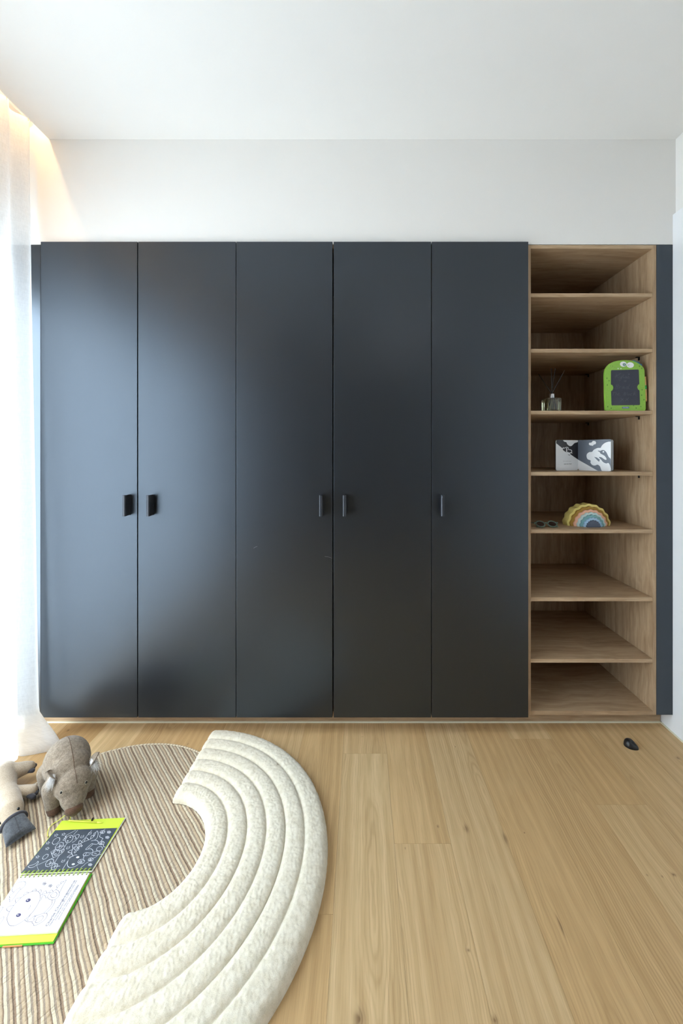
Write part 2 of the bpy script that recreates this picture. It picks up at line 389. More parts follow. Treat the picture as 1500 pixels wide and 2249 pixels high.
# open shelf unit
SX0, SX1, T = .7590, 1.3041, .0165
su = thing('shelf_unit', ((SX0+SX1)/2, FACE, .079), 'tall open oak shelf unit at the right end of the wardrobe', 'shelf unit')
boxes('side_panel', [(SX0-.0165, SX0, FACE, BACKY, .079, 2.18)], M['oak_z'], su)
boxes('side_panel', [(SX1, SX1+.0155, FACE, BACKY, .079, 2.18)], M['oak_z'], su)
boxes('top_panel', [(SX0, SX1, FACE, BACKY, 2.164, 2.18)], M['oak_x'], su)
boxes('bottom_panel', [(SX0, SX1, FACE, BACKY, .079, .0965)], M['oak_x'], su)
boxes('back_panel', [(SX0, SX1, BACKY-.008, BACKY, .0965, 2.164)], M['oak_z'], su)
sh = {}
for py in (644, 766, 902, 1036.5, 1163, 1312.5, 1447.5):
    zt = EYE-(py-VY)*FACE/FPX; sh[py] = zt
    s_ = boxes('shelf', [(SX0+.0008, SX1-.0008, FACE+.001, BACKY-.009, zt-T, zt)], M['oak_x'], su)
    if py in (766, 902, 1036.5, 1163):
        for Y in (1.899, 2.322):
            for x0, x1 in ((SX1-.016, SX1-.0005), (SX0+.0005, SX0+.016)):
                boxes('shelf_pin', [(x0, x1, Y-.004, Y+.004, zt-T-.004, zt-T), ((x1-.004) if x0 > 1 else x0, x1 if x0 > 1 else x0+.004, Y-.004, Y+.004, zt-T-.016, zt-T-.004)], M['black'], s_)

# ------------------------------------------------------------ curtain
def curtain():
    k = NT('sheer_linen'); k.t.nodes.remove(k.p)
    co = k.n('ShaderNodeTexCoord').outputs['Object']
    wv = k.noise(k.n('ShaderNodeMapping', i_Vector=co, i_Scale=(1, 500, 60)).outputs[0], 1, 2); wh = k.noise(k.n('ShaderNodeMapping', i_Vector=co, i_Scale=(1, 60, 500)).outputs[0], 1, 2)
    w = k.math('ADD', wv, wh)
    bp = k.n('ShaderNodeBump', i_Strength=.3, i_Distance=.0006, i_Height=w)
    col = k.ramp(k.math('MULTIPLY', w, .5), [(.3, (.80, .81, .82)), (.6, (.90, .91, .92))])
    d = k.n('ShaderNodeBsdfDiffuse', i_Color=col, i_Normal=bp.outputs[0]); t = k.n('ShaderNodeBsdfTranslucent', i_Color=col, i_Normal=bp.outputs[0])
    a = k.n('ShaderNodeMixShader', i_0=.58); k.t.links.new(d.outputs[0], a.inputs[1]); k.t.links.new(t.outputs[0], a.inputs[2])
    tr = k.n('ShaderNodeBsdfTransparent'); b = k.n('ShaderNodeMixShader', i_0=.12)
    k.t.links.new(a.outputs[0], b.inputs[1]); k.t.links.new(tr.outputs[0], b.inputs[2]); k.t.links.new(b.outputs[0], k.o.inputs[0])
    root = thing('sheer_curtain', (-1.46, .3, 0), 'floor-length sheer white linen curtain hanging over the window and pooling on the floor', 'curtain')
    Y0, Y1, top = -.80, 1.785, 2.70
    hs = [0, .004, .012, .022, .035, .05, .065, .08, .10, .125, .15, .18, .22, .27, .35, .5, .7, .9, 1.1, 1.3, 1.5, 1.7, 1.9, 2.1, 2.3, 2.45, 2.58, 2.66, top]
    NY = 560; per = .105
    def pos(i, h):
        y = Y0+(Y1-Y0)*i/NY
        q = 1-h/top; fl = math.sin(PI/2*max(0, (.13-h)/.13))**1.25*(1-.18*max(0, 1-h/.03)**2)
        wob = .018*noise.noise(Vector((y*2.1, h*.35, 0)))+.03*q*noise.noise(Vector((y*.9, 5, 0)))
        s = math.sin(2*PI*(y-1.760+wob)/per+PI/2)
        amp = .017+.020*q**1.3; mean = -1.462+.034*q**1.5
        mean += .012*q*noise.noise(Vector((y*3.3, 1.7, h*.8)))
        lob = .5+.5*math.sin(2*PI*(y-1.70)/.21+PI/2+1.1*noise.noise(Vector((y*4, 0, 9))))
        env = math.exp(-((y-1.735)/.047)**4)
        x = mean+amp*s*(1-.5*fl)+fl*(.012+.150*env*(.75+.25*s)+.004*math.exp(-((y-1.56)/.05)**2))
        yy = y-.050*fl*env
        return Vector((x, min(yy, 1.785), h))
    def sheet(name, rows, lab=None, dx=0.0, smooth=True):
        bm = bmesh.new(); g = [[bm.verts.new(pos(i, h)+Vector((dx, 0, 0))) for i in range(NY+1)] for h in rows]
        for a_, b_ in zip(g, g[1:]):
            for i in range(NY): bm.faces.new((a_[i], a_[i+1], b_[i+1], b_[i]))
        return obj(name, bm, k.m, root, True)
    sheet('fabric', hs[7:])
    h = sheet('hem', hs[:8], dx=.0004); h['label'] = 'doubled hem at the floor'
    # stitched heading and hooks at every ridge, and the track they run in
    m = mat('hook_metal', (120, 100, 70), .4, metal=.5, var=.03)
    n = int((1.785-1.0)/per)
    for j in range(n):
        y = 1.760-per*j; px = pos(int((y-Y0)/(Y1-Y0)*NY), top)
        b = bmesh.new(); tube(b, [px+Vector((0, .002, -.008)), px+Vector((0, .002, .004)), px+Vector((-.004, .004, .012)), px+Vector((-.010, .006, .014))], .0011, 6)
        obj('hook', b, m, root)
    tag(boxes('curtain_track', [(-1.476, -1.456, YB+.3, 1.80, 2.722, 2.745)], M['paint_satin']), 'white curtain track inside the ceiling recess above the sheer curtain', 'curtain track')
curtain()

# ------------------------------------------------------------ striped play mat
MC = Vector((-.87, 1.305))
def mat_r(t):                      # radius vector of the mat's outline at angle t
    c, s = math.cos(t), math.sin(t)
    b = .435 if s > 0 else .95
    return Vector((.425*c, b*s))
def in_mat(x, y, m=0.0):
    dx, dy = (x-MC.x)/(.425+m), (y-MC.y)/((.435 if y > MC.y else .95)+m)
    return dx*dx+dy*dy
def play_mat():
    k = NT('striped_cotton'); co = k.n('ShaderNodeTexCoord').outputs['Object']
    wob = k.math('MULTIPLY', k.math('SUBTRACT', k.noise(co, 9, 3), .5), .008)
    wob2 = k.math('MULTIPLY', k.math('SUBTRACT', k.noise(co, 45, 2), .5), .0022)
    sp = k.n('ShaderNodeSeparateXYZ', i_0=co)
    n = k.math('ADD', k.math('MULTIPLY', sp.outputs[0], .737), k.math('MULTIPLY', sp.outputs[1], .676))
    al = k.math('SUBTRACT', k.math('MULTIPLY', sp.outputs[0], .676), k.math('MULTIPLY', sp.outputs[1], .737))
    nn = k.math('ADD', k.math('ADD', n, wob), wob2)
    u = k.math('FRACT', k.math('ADD', k.math('DIVIDE', nn, .040), 100.0))
    cr, be, br, dk, gy = lin(216, 205, 180), lin(194, 173, 144), lin(144, 118, 97), lin(98, 78, 66), lin(116, 104, 100)
    st = [(0, dk), (.03, dk), (.035, br), (.10, br), (.105, gy), (.12, cr), (.20, cr), (.25, be), (.262, gy), (.287, gy), (.294, be), (.306, be), (.312, gy), (.335, gy), (.345, be), (.47, be), (.52, br), (.555, dk), (.57, dk), (.58, cr), (.72, cr), (.745, gy), (.77, gy), (.777, be), (.79, be), (.797, gy), (.82, gy), (.83, be), (.95, be), (.96, dk)]
    c = k.ramp(u, st)
    fold = k.noise(k.n('ShaderNodeCombineXYZ', i_0=k.math('MULTIPLY', n, 9.0), i_1=k.math('MULTIPLY', al, 34.0), i_2=0.0).outputs[0], 1.0, 4, .6)
    c = k.mix(.16, c, k.ramp(k.noise(co, 700, 2), [(.4, lin(150, 132, 108)), (.6, lin(225, 214, 190))]))
    k.set(k.p.inputs['Base Color'], c); k.p.inputs['Roughness'].default_value = .9; k.p.inputs['Specular IOR Level'].default_value = .15
    rib = k.math('ABSOLUTE', k.math('SINE', k.math('MULTIPLY', nn, PI/.010)))
    rib = k.math('POWER', rib, .5)
    cre = k.math('ABSOLUTE', k.math('SUBTRACT', k.noise(k.n('ShaderNodeCombineXYZ', i_0=k.math('MULTIPLY', n, 14.0), i_1=k.math('MULTIPLY', al, 30.0), i_2=4.0).outputs[0], 1.0, 3, .6), .5))
    cre = k.math('MINIMUM', k.math('MULTIPLY', cre, 14.0), 1.0)
    k.bump(k.math('ADD', k.math('MULTIPLY', rib, .12), k.math('ADD', k.math('MULTIPLY', fold, 1.3), k.math('MULTIPLY', cre, .45))), .9, .0034)
    root = thing('play_mat', (MC.x, MC.y, 0), 'thin round quilted mat with beige and brown stripes under the toys', 'mat')
    bm = bmesh.new(); NR, NT_ = 60, 260; rings = []
    for i in range(1, NR+1):
        f = i/NR; ring = []
        for j in range(NT_):
            v = mat_r(2*PI*j/NT_)*f; x, y = MC.x+v.x*.985, MC.y+v.y*.985
            z = .0048+.0010*noise.noise(Vector((x*22, y*22, 0)))+.0006*noise.noise(Vector((x*70, y*70, 3)))
            ring.append(bm.verts.new((x, y, z)))
        rings.append(ring)
    ce = bm.verts.new((MC.x, MC.y, .005))
    for j in range(NT_): bm.faces.new((ce, rings[0][j], rings[0][(j+1) % NT_]))
    for a, b in zip(rings, rings[1:]):
        for j in range(NT_): bm.faces.new((a[j], b[j], b[(j+1) % NT_], a[(j+1) % NT_]))
    low = [bm.verts.new((v.co.x, v.co.y, .0005)) for v in rings[-1]]
    for j in range(NT_): bm.faces.new((rings[-1][j], low[j], low[(j+1) % NT_], rings[-1][(j+1) % NT_]))
    bm.faces.new(low)
    obj('quilted_top', bm, k.m, root, True)
    # bias binding with slanted stripes
    kb = NT('bias_binding'); cb = kb.n('ShaderNodeTexCoord').outputs['Object']; s2 = kb.n('ShaderNodeSeparateXYZ', i_0=cb)
    q = kb.math('FRACT', kb.math('ADD', kb.math('DIVIDE', kb.math('SUBTRACT', kb.math('MULTIPLY', s2.outputs[0], .92), kb.math('MULTIPLY', s2.outputs[1], .4)), .013), 100.0))
    kb.set(kb.p.inputs['Base Color'], kb.ramp(q, [(0, gy), (.1, gy), (.14, lin(216, 203, 176)), (.7, lin(216, 203, 176)), (.75, be), (1, be)])); kb.p.inputs['Roughness'].default_value = .9
    bm = bmesh.new(); N = 300; g = []
    for j in range(N):
        v = mat_r(2*PI*j/N); w = v.normalized()
        g.append([bm.verts.new((MC.x+v.x+w.x*a, MC.y+v.y+w.y*a, z)) for a, z in ((-.009, .0050), (-.0075, .0064), (-.003, .0068), (0, .0045), (.0005, .0006), (-.009, .0006))])
    for j in range(N):
        a, b = g[j], g[(j+1) % N]
        for i in range(6): bm.faces.new((a[i], a[(i+1) % 6], b[(i+1) % 6], b[i]))
    obj('binding', bm, kb.m, root, True)
play_mat()

# ------------------------------------------------------------ rainbow rug
def rainbow_rug():
    k = NT('cream_boucle'); co = k.n('ShaderNodeTexCoord').outputs['Object']
    a = k.noise(co, 520, 4, .75); b = k.noise(co, 60, 3)
    h = k.math('MULTIPLY_ADD', a, .8, k.math('MULTIPLY', b, .6))
    k.set(k.p.inputs['Base Color'], k.ramp(h, [(.42, lin(206, 195, 168)), (.8, lin(238, 230, 211))]))
    k.p.inputs['Roughness'].default_value = 1; k.p.inputs['Specular IOR Level'].default_value = .05; k.p.inputs['Sheen Weight'].default_value = .25
    k.bump(h, .5, .0016)
    grooves = [0, .075+.0, .139, .2015, .2655, .3275, .40]            # distance from the outer edge at the right-hand side
    G = [g/.40 for g in grooves]
    bm = bmesh.new(); NA, NF = 560, 190; rows = []
    def P(f, th):                 # f 0 outer .. 1 inner
        e = (th/(PI/2)+1)/2       # 0 lower end, 1 upper end
        a_ = .552+(.152-.552)*f; cy = 1.228+(1.262-1.228)*f
        b_ = (.572+(.176-.572)*f) if th > 0 else (.585+(.176-.585)*f)
        cx = -.655-.012*f*e+.028*f*(1-e)
        x = cx+a_*math.cos(th); y = cy+b_*math.sin(th)
        return x, y, a_
    for i in range(NA+1):
        th = -PI/2+PI*i/NA; row = []
        for j in range(NF+1):
            f = j/NF
            r = next(q for q in range(6) if f <= G[q+1]+1e-9)
            t = (f-G[r])/(G[r+1]-G[r])
            ex = 3.0
            puff = (1-abs(2*t-1)**ex)**.6
            z = .0190+.0120*puff
            if r == 0 and t < .5: z = .001+.030*(1-abs(2*t-1)**3.2)**.5
            if r == 5 and t > .5: z = .001+.0295*(1-abs(2*t-1)**3.2)**.5
            x, y, a_ = P(f, th)
            d = min(th+PI/2, PI/2-th)*(a_+.02)              # metres from the straight end
            m = min(1, d/.022); z = .001+(z-.001)*(1-(1-m)**2)**.5
            # the end of each rib bows out a little
            if d < .03: x -= .007*puff*(1-d/.03)
            if d < .05 and f < .06: y += (-1 if th > 0 else 1)*(.06-f)*.12*(1-d/.05); 
            pile = .0010*noise.noise(Vector((x*150, y*150, z*150)))+.0005*noise.noise(Vector((x*60, y*60, 2)))
            im = min(1, max(0, (math.sqrt(in_mat(x, y, .012))-1)/.12)); im = im*im*(3-2*im); base = .0075*(1-im*(1-min(1, f/.16)))
            z = z+base+pile*min(1, m*1.5)
            row.append(bm.verts.new((x+pile*.8, y+pile*.8, z)))
        rows.append(row)
    for p_, q_ in zip(rows, rows[1:]):
        for j in range(NF): bm.faces.new((p_[j], p_[j+1], q_[j+1], q_[j]))
    # underside
    edge = [r[0] for r in rows]+[v for v in rows[-1][1:]]+[r[-1] for r in rows[::-1][1:]]+[v for v in rows[0][::-1][1:-1]]
    low = [bm.verts.new((v.co.x, v.co.y, v.co.z-.0009)) for v in edge]
    n = len(edge)
    for i in range(n): bm.faces.new((edge[i], low[i], low[(i+1) % n], edge[(i+1) % n]))
    return tag(obj('rainbow_rug', bm, k.m, None, True), 'thick cream boucle rug shaped like a rainbow, padded in six arcs', 'rug')
rainbow_rug()

# ------------------------------------------------------------ soft toys
M['tweed'] = fabric('grey_brown_tweed', (92, 80, 68), (170, 156, 138), 850, .0010, .2)
M['brownleather'] = fabric('brown_suede', (84, 62, 50), (108, 84, 68), 300, .0005, .2)
M['linen'] = fabric('beige_velour', (172, 155, 134), (197, 182, 161), 350, .0006, .4)
M['felt'] = fabric('grey_felt', (58, 61, 66), (112, 116, 122), 900, .0010, .3)
M['darkfelt'] = fabric('dark_grey_felt', (58, 58, 64), (84, 84, 92), 700, .0008, .3)
M['fluff'] = fabric('white_fluff', (232, 232, 234), (250, 250, 250), 200, .0004, .5)
M['eye'] = mat('glossy_black_eye', (12, 11, 12), .1, var=.05)
def RZ(a): return Matrix.Rotation(a, 4, 'Z')
def strands(name, root_pts, dirs, n, ln, m, parent, r=.0007):
    bm = bmesh.new(); rs = random.Random(3)
    for i in range(n):
        p = Vector(rs.choice(root_pts))+Vector([rs.uniform(-1, 1)*.006 for _ in range(3)])
        d = (Vector(dirs)+Vector([rs.uniform(-1, 1)*.38 for _ in range(3)])).normalized(); L = ln*rs.uniform(.5, 1.15)
        q = p+d*L*.5+Vector((0, 0, .001)); e = p+d*L+Vector((rs.uniform(-1, 1)*.004, rs.uniform(-1, 1)*.004, -L*.25))
        tube(bm, [p, q, e], r, 4, r*.3)
    return obj(name, bm, m, parent, True)
def wombat():
    hd = Vector((.72, -.69, 0)).normalized(); sd = Vector((.69, .72, 0)).normalized()      # heading, its left side
    root = thing('toy_wombat', (-1.06, 1.47, .005), 'grey-brown tweed plush wombat standing on the striped mat with head lowered', 'soft toy')
    B = Vector((-1.065, 1.475, 0)); z = Vector((0, 0, 1))
    ang = math.atan2(hd.y, hd.x)
    hh = Vector((.60, -.80, 0)).normalized(); hs = Vector((.80, .60, 0)); ha = math.atan2(hh.y, hh.x)
    Hc = B+hd*.080+z*.094
    feet = [B+hd*.046-sd*.052, B+hd*.050+sd*.048, B-hd*.052-sd*.052, B-hd*.052+sd*.048]
    caps = [(B-hd*.024+z*.118, (.084, .073, .074), RZ(ang)), (B-hd*.050+z*.100, (.058, .068, .078), RZ(ang)), (B+hd*.022+z*.115, (.066, .064, .062), RZ(ang)),
            (Hc, (.052, .055, .050), RZ(ha) @ Matrix.Rotation(.55, 4, 'Y')), (Hc+hh*.026-z*.026, (.042, .040, .034), RZ(ha) @ Matrix.Rotation(.75, 4, 'Y')),
            (Hc+hh*.040-z*.042, .030, Hc+hh*.050-z*.054, .020)]
    for f in feet: caps.append((f+z*.090, .034, f+z*.030, .024))
    body = blob('body', caps, M['tweed'], root, .0032, 10)
    for i, f in enumerate(feet):
        blob('paw', [(f+z*.020+hd*.004, (.025, .022, .015), RZ(ang)), (f+z*.013+hd*.014, (.016, .020, .0085), RZ(ang))], M['brownleather'], root, .002, 5)['label'] = 'brown suede paw'
    nz = blob('nose', [(Hc+hh*.057-z*.052, (.018, .027, .020), RZ(ha) @ Matrix.Rotation(.6, 4, 'Y')), (Hc+hh*.058-z*.064, (.012, .014, .009), RZ(ha))], M['brownleather'], root, .0018, 4)
    nz['label'] = 'brown suede nose'
    for s in (-1, 1):
        e = Hc+hh*.036+hs*(.0335*s)+z*.010
        e = Hc+(hh*.036+hs*(.0335*s)+z*.008)*1.03
        n = (e-Hc).normalized()
        bm = bmesh.new(); bmesh.ops.create_uvsphere(bm, u_segments=20, v_segments=12, radius=.0042, matrix=Matrix.Translation(e+n*.0003))
        ey = obj('eye', bm, M['eye'], root, True)
        q = n.to_track_quat('Z', 'Y').to_matrix().to_4x4(); bm = bmesh.new()
        pts = [e+(q @ Vector((math.cos(t)*.0050, math.sin(t)*.0047, .0006))) for t in [2*PI*i/20 for i in range(21)]]
        tube(bm, pts, .0008, 6); obj('eye_rim', bm, mat('pale_thread', (196, 188, 172), .9, var=.05), ey, True)['label'] = 'pale rim round the eye'
        # ear: cupped flap with white fluff inside
        ep = Hc-hh*.014+hs*(.047*s)+z*.036
        bm = bmesh.new(); g = []
        for i in range(9):
            u = i/8; row = []
            for j in range(9):
                v = (j/8-.5)*2; w = .023*math.sqrt(max(0, 1-(u-.25)**2/.5625)) if u > .25 else .023
                loc = hs*(s*(.004+.028*u))+z*(.026*u)+hh*(v*w)-hh*.004*u+hs*(s*-.007*(v*v))
                row.append(bm.verts.new(ep+loc))
            g.append(row)
        for a, b in zip(g, g[1:]):
            for j in range(8): bm.faces.new((a[j], a[j+1], b[j+1], b[j]))
        ear = obj('ear', bm, M['tweed'], root, True)
        so = ear.modifiers.new('t', 'SOLIDIFY'); so.thickness = .0028; so.offset = 0
        su_ = ear.modifiers.new('s', 'SUBSURF'); su_.levels = 1; su_.render_levels = 1
        strands('ear_fluff', [ep+hs*s*.008+hh*a*.001+z*.004 for a in range(-10, 11, 4)], hs*s*.5+hh*.55-z*.55, 300, .030, M['fluff'], ear, .00038)['label'] = 'tuft of white fluff'
    # seam along the spine
    bm = bmesh.new(); pts = []
    from mathutils.bvhtree import BVHTree
    me = body.data; bv = BVHTree.FromPolygons([v.co for v in me.vertices], [p.vertices for p in me.polygons])
    for i in range(40):
        p = B+hd*(-.115+.24*i/39)+sd*(.0025*math.sin(i*.12)+.004)
        h = bv.ray_cast(p+z*.4, -z)
        if h[0] is not None and h[0].z > .06: pts.append(h[0]+z*.0002)
    tube(bm, pts, .0009, 5); obj('seam', bm, M['brownleather'], root, True)['label'] = 'brown seam along the spine'
wombat()

def platypus():
    root = thing('toy_platypus', (-1.24, 1.44, .005), 'beige plush platypus with grey felt bill lying on the striped mat edge', 'soft toy')
    V = Vector
    caps = [(V((-1.345, 1.535, .040)), .032, V((-1.325, 1.51, .044)), .042),
            (V((-1.325, 1.495, .044)), .044, V((-1.270, 1.445, .038)), .034), (V((-1.270, 1.445, .038)), .034, V((-1.225, 1.41, .038)), .033),
            (V((-1.225, 1.41, .038)), .034, V((-1.185, 1.372, .036)), .035), (V((-1.185, 1.372, .036)), .035, V((-1.160, 1.349, .028)), .026),
            (V((-1.315, 1.515, .046)), .032, V((-1.285, 1.54, .046)), .024), (V((-1.285, 1.54, .046)), .024, V((-1.270, 1.550, .044)), .020),
            (V((-1.245, 1.445, .034)), .022, V((-1.205, 1.457, .030)), .0195), (V((-1.205, 1.457, .030)), .0195, V((-1.188, 1.461, .028)), .019),
            (V((-1.27, 1.41, .03)), .022, V((-1.32, 1.385, .022)), .016), (V((-1.35, 1.50, .03)), .022, V((-1.375, 1.47, .022)), .016)]
    body = blob('body', caps, M['linen'], root, .003, 8)
    # claws
    def claws(c, d, sp, n=3, ln=.030, r=.0098):
        d = V(d).normalized(); s = V((0, 0, 1)).cross(d)
        f = blob('claws', [(c+s*sp*(i-(n-1)/2), r, c+s*(sp*1.7)*(i-(n-1)/2)+d*ln*(1 if i == 0 else .8), r*.8) for i in range(n)], M['darkfelt'], root, .0018, 4)
        f['label'] = 'dark grey felt claws'
    claws(V((-1.188, 1.460, .023)), (.97, .0, -.12), .010, 3, .022)
    claws(V((-1.274, 1.548, .040)), (.9, .28, -.1), .008, 3, .022)
    claws(V((-1.325, 1.383, .020)), (-.9, -.4, -.1), .010)
    # bill: flared felt pad with a rolled cuff
    ax = V((.84, -.54, 0)).normalized(); sd = V((.54, .84, 0))
    bc = V((-1.147, 1.338, .024)); tc = V((-1.095, 1.302, .014))
    bm = bmesh.new(); g = []
    N = 22; K = 16
    for i in range(K+1):
        t = i/K; c = bc.lerp(tc, t); w = .031+.008*t**1.5; hgt = .018*(1-t)**.9+.0105
        if i == K: hgt = .003
        ring = []
        for j in range(N):
            a = 2*PI*j/N; e = .75+.25*t*0
            ca, sa = math.cos(a), math.sin(a)
            q = c+sd*(w*math.copysign(abs(ca)**.7, ca))+V((0, 0, 1))*(hgt*math.copysign(abs(sa)**.9, sa))
            if t > .75: q = q+ax*(.010*(t-.75)/.25*(ca*ca*1.3-.35))
            q.z = max(q.z, .0065); ring.append(bm.verts.new(q))
        g.append(ring)
    for p_, q_ in zip(g, g[1:]):
        for j in range(N): bm.faces.new((p_[j], q_[j], q_[(j+1) % N], p_[(j+1) % N]))
    bm.faces.new(g[0]); bm.faces.new(g[-1])
    bill = obj('bill', bm, M['felt'], root, True); bill['label'] = 'grey felt bill'
    bm = bmesh.new(); pts = [bc+ax*.001+sd*(.0325*math.cos(a))+V((0, 0, 1))*(.0255*math.sin(a)) for a in [PI*1.08*i/30-.12 for i in range(31)]]
    tube(bm, pts, .0062, 10); obj('bill_cuff', bm, M['darkfelt'], bill, True)['label'] = 'dark rolled cuff behind the bill'
    bm = bmesh.new(); pts = [bc.lerp(tc, t)+V((0, 0, .018*(1-t)**.9+.0108)) for t in [.05+.9*i/12 for i in range(13)]]
    tube(bm, pts, .0007, 5); obj('bill_seam', bm, M['darkfelt'], bill, True)
    from mathutils.bvhtree import BVHTree
    me = body.data; bv = BVHTree.FromPolygons([v.co for v in me.vertices], [p.vertices for p in me.polygons])
    for px, py in ((40, 1780), (1, 1811)):
        o_ = V((0, 0, EYE)); d = (at(px, py, 1.4)-o_).normalized()
        h = bv.ray_cast(o_, d)
        c = h[0] if h[0] is not None else on(px, py, .05)
        bm = bmesh.new(); bmesh.ops.create_uvsphere(bm, u_segments=16, v_segments=10, radius=.0044, matrix=Matrix.Translation(c))
        obj('eye', bm, M['eye'], root, True)
platypus()

# ------------------------------------------------------------ scratch notebook
def notebook():
    M['lime'] = mat('lime_card', (206, 226, 70), .45, var=.02, vs=20); M['green'] = mat('green_cover', (70, 180, 40), .35, var=.05)
    M['scratch'] = mat('black_scratch_card', (66, 74, 84), .4, var=.03); M['page'] = mat('white_paper', (236, 236, 236), .7, var=.01)
    M['ink'] = mat('violet_ink', (74, 70, 108), .7, var=.02); M['coil'] = mat('lime_coil', (196, 222, 90), .35, var=.03)
    M['chalkline'] = mat('pale_scratch_line', (214, 218, 226), .6, var=.02)
    root = thing('scratch_notebook', (-.90, 1.21, .007), 'open spiral notebook with a black scratch page above a white colouring page', 'notebook')
    V = Vector; Z = V((0, 0, 1)); H1 = .0115; H2 = .0145
    def quad(pts, z0, z1, name, m, lab=None):
        bm = bmesh.new(); prism(bm, [V((p.x, p.y, z0)) for p in pts], (0, 0, z1-z0)); o = obj(name, bm, m, root)
        if lab: o['label'] = lab
        return o
    TL, TR, SR, SL = on(136, 1802, H1), on(274.5, 1795.3, H1), on(201, 1911, H1), on(46, 1917.5, H1)
    uL, uR = (TL-SL), (TR-SR)
    quad([TL+V((-.001, .001, 0)), TR+V((.002, .002, 0)), SR+V((.003, -.002, 0)), SL+V((-.001, -.001, 0))], .0070, H1-.0022, 'front_cover', M['page'], 'white edge of the folded-back cover')
    quad([TL, TR, SR, SL], H1-.0020, H1-.0008, 'inner_cover', M['lime'], 'lime green inner cover')
    # scratch page starts below the lime strip
    q0, q1 = on(121, 1823.5, H1), on(257.5, 1818.3, H1)
    quad([q0, q1, SR, SL], H1-.0006, H1, 'scratch_page', M['scratch'], 'black scratch page with white line drawings')
    # lower half
    BL, BR = on(-42, 2056, H2), on(126, 2046.3, H2); PL, PR = on(43, 1924, H2), on(196.5, 1917, H2)
    quad([PL, PR, BR, BL], .0105, H2, 'colouring_page', M['page'], 'white colouring page')
    GL, GR = on(-55, 2082, .009), on(117.5, 2071.5, .009)
    CR0 = on(203, 1918, .009); CL0 = on(44, 1926, .009)
    quad([CL0, CR0, GR, GL], .0070, .0084, 'back_cover', M['green'], 'bright green outside of the back cover')
    quad([CL0+V((.002, -.002, 0)), CR0+V((-.004, -.002, 0)), GR+V((-.003, .003, 0)), GL+V((0, .003, 0))], .0086, .0102, 'inner_cover', M['lime'], 'lime green inside of the back cover')
    # coloured edge bits of the printed cover
    e0, e1 = GL.lerp(GR, .35), GL.lerp(GR, .60)
    quad([e0+V((0, .001, 0)), e1+V((0, .001, 0)), e1+V((0, -.0012, 0)), e0+V((0, -.0012, 0))], .0068, .0090, 'cover_edge', mat('orange_edge', (222, 150, 90), .5, var=.02), 'orange printed edge of the cover')
    # coil rings
    a0, a1 = on(49, 1921, .013), on(199, 1914, .013); n = 16
    d = (a1-a0); yd = Z.cross(d.normalized())
    # dark slot line between the halves
    for i in range(n):
        c = a0.lerp(a1, (i+.15)/(n-.3)); bm = bmesh.new(); pts = []
        for s in range(15):
            t = PI*(-.05+1.10*s/14); pts.append(c+yd*(.0085*math.cos(t))+Z*(.0008+.0045*math.sin(t))+d.normalized()*.0012*math.cos(t))
        tube(bm, pts, .0007, 6); pts = [q+d.normalized()*.0024 for q in pts]; tube(bm, pts, .0007, 6)
        obj('coil_ring', bm, M['coil'], root, True)
    # holes
    bm = bmesh.new()
    for i in range(n):
        c = a0.lerp(a1, (i+.15)/(n-.3))-yd*.0095+d.normalized()*.0010; c.z = H2+.0002
        s, t = d.normalized()*.0022, yd*.0015
        flat(bm, [c-s-t, c+s-t, c+s+t, c-s+t])
    obj('punched_holes', bm, mat('hole_shade', (120, 124, 90), .8, var=.05), root)['label'] = 'row of punched holes'
    # ---- the scratch drawings (outline points traced in a 7.5x grid over the page)
    A = lambda x, y, h=H1+.0003: on(60+x/7.5, 1810+y/7.5, h)
    bm = bmesh.new(); w = .0011
    def ln(pts, smooth=True, closed=False, ww=w, f=A):
        P = [f(*p) for p in pts]
        if smooth: P = smoothline(P, 5, closed)
        ribbon(bm, P, ww, Z, closed)
    def star(x, y, r=34):
        P = []
        for i in range(10):
            a = PI/2+i*PI/5; q = r if i % 2 == 0 else r*.45
            P.append((x+q*math.cos(a)*1.0+q*math.sin(a)*.35, y-q*math.sin(a)*.75))
        ln(P, False, True)
    def cloud(x, y, rx, ry, k=7, rot=-.7):
        P = []
        for i in range(k*2):
            a = 2*PI*i/(k*2); q = 1 if i % 2 == 0 else .91
            u, v = rx*q*math.cos(a), ry*q*math.sin(a)
            P.append((x+u*math.cos(rot)-v*math.sin(rot), y+u*math.sin(rot)+v*math.cos(rot)))
        ln(P, True, True)
    for s_ in ((475, 182), (597, 167), (338, 310), (330, 403), (168, 541)): star(*s_)
    cloud(475, 278, 78, 40); cloud(298, 537, 60, 28)
    cloud(528, 360, 84, 44, 8); cloud(368, 638, 84, 48, 8); cloud(447, 700, 66, 40, 8)
    for x, y in ((530, 362), (372, 642), (450, 692)):
        ln([(x-50, y+30), (x+40, y-20)], False); ln([(x-10, y+8), (x+60, y+0), (x+90, y-2)], False); ln([(x+10, y-35), (x, y+5), (x-8, y+35)], False)
    # moon
    ln([(172, 612), (150, 640), (95, 668), (25, 690), (15, 705), (50, 717), (105, 706), (155, 668), (182, 630)], True, True)
    # volcano lines / leaves lines
    ln([(800, 98), (630, 190), (640, 215)], False); ln([(832, 98), (760, 178)], False); ln([(1062, 98), (905, 280)], False)
    ln([(655, 310), (565, 455)], False); ln([(470, 410), (388, 455), (425, 550)], False)
    ln([(530, 508), (155, 680), (195, 790)], False); ln([(530, 508), (440, 650)], False); ln([(705, 545), (575, 755)], False)
    # big dinosaur, lying along the page
    ln([(1110, 262), (1150, 225), (1166, 160), (1155, 115), (1135, 125), (1105, 190), (1060, 235), (990, 268), (900, 305), (830, 335), (770, 385), (735, 440), (735, 490), (755, 528)])
    ln([(820, 505), (770, 515), (700, 560), (665, 620), (662, 680), (690, 712), (740, 712), (800, 690), (845, 660)])
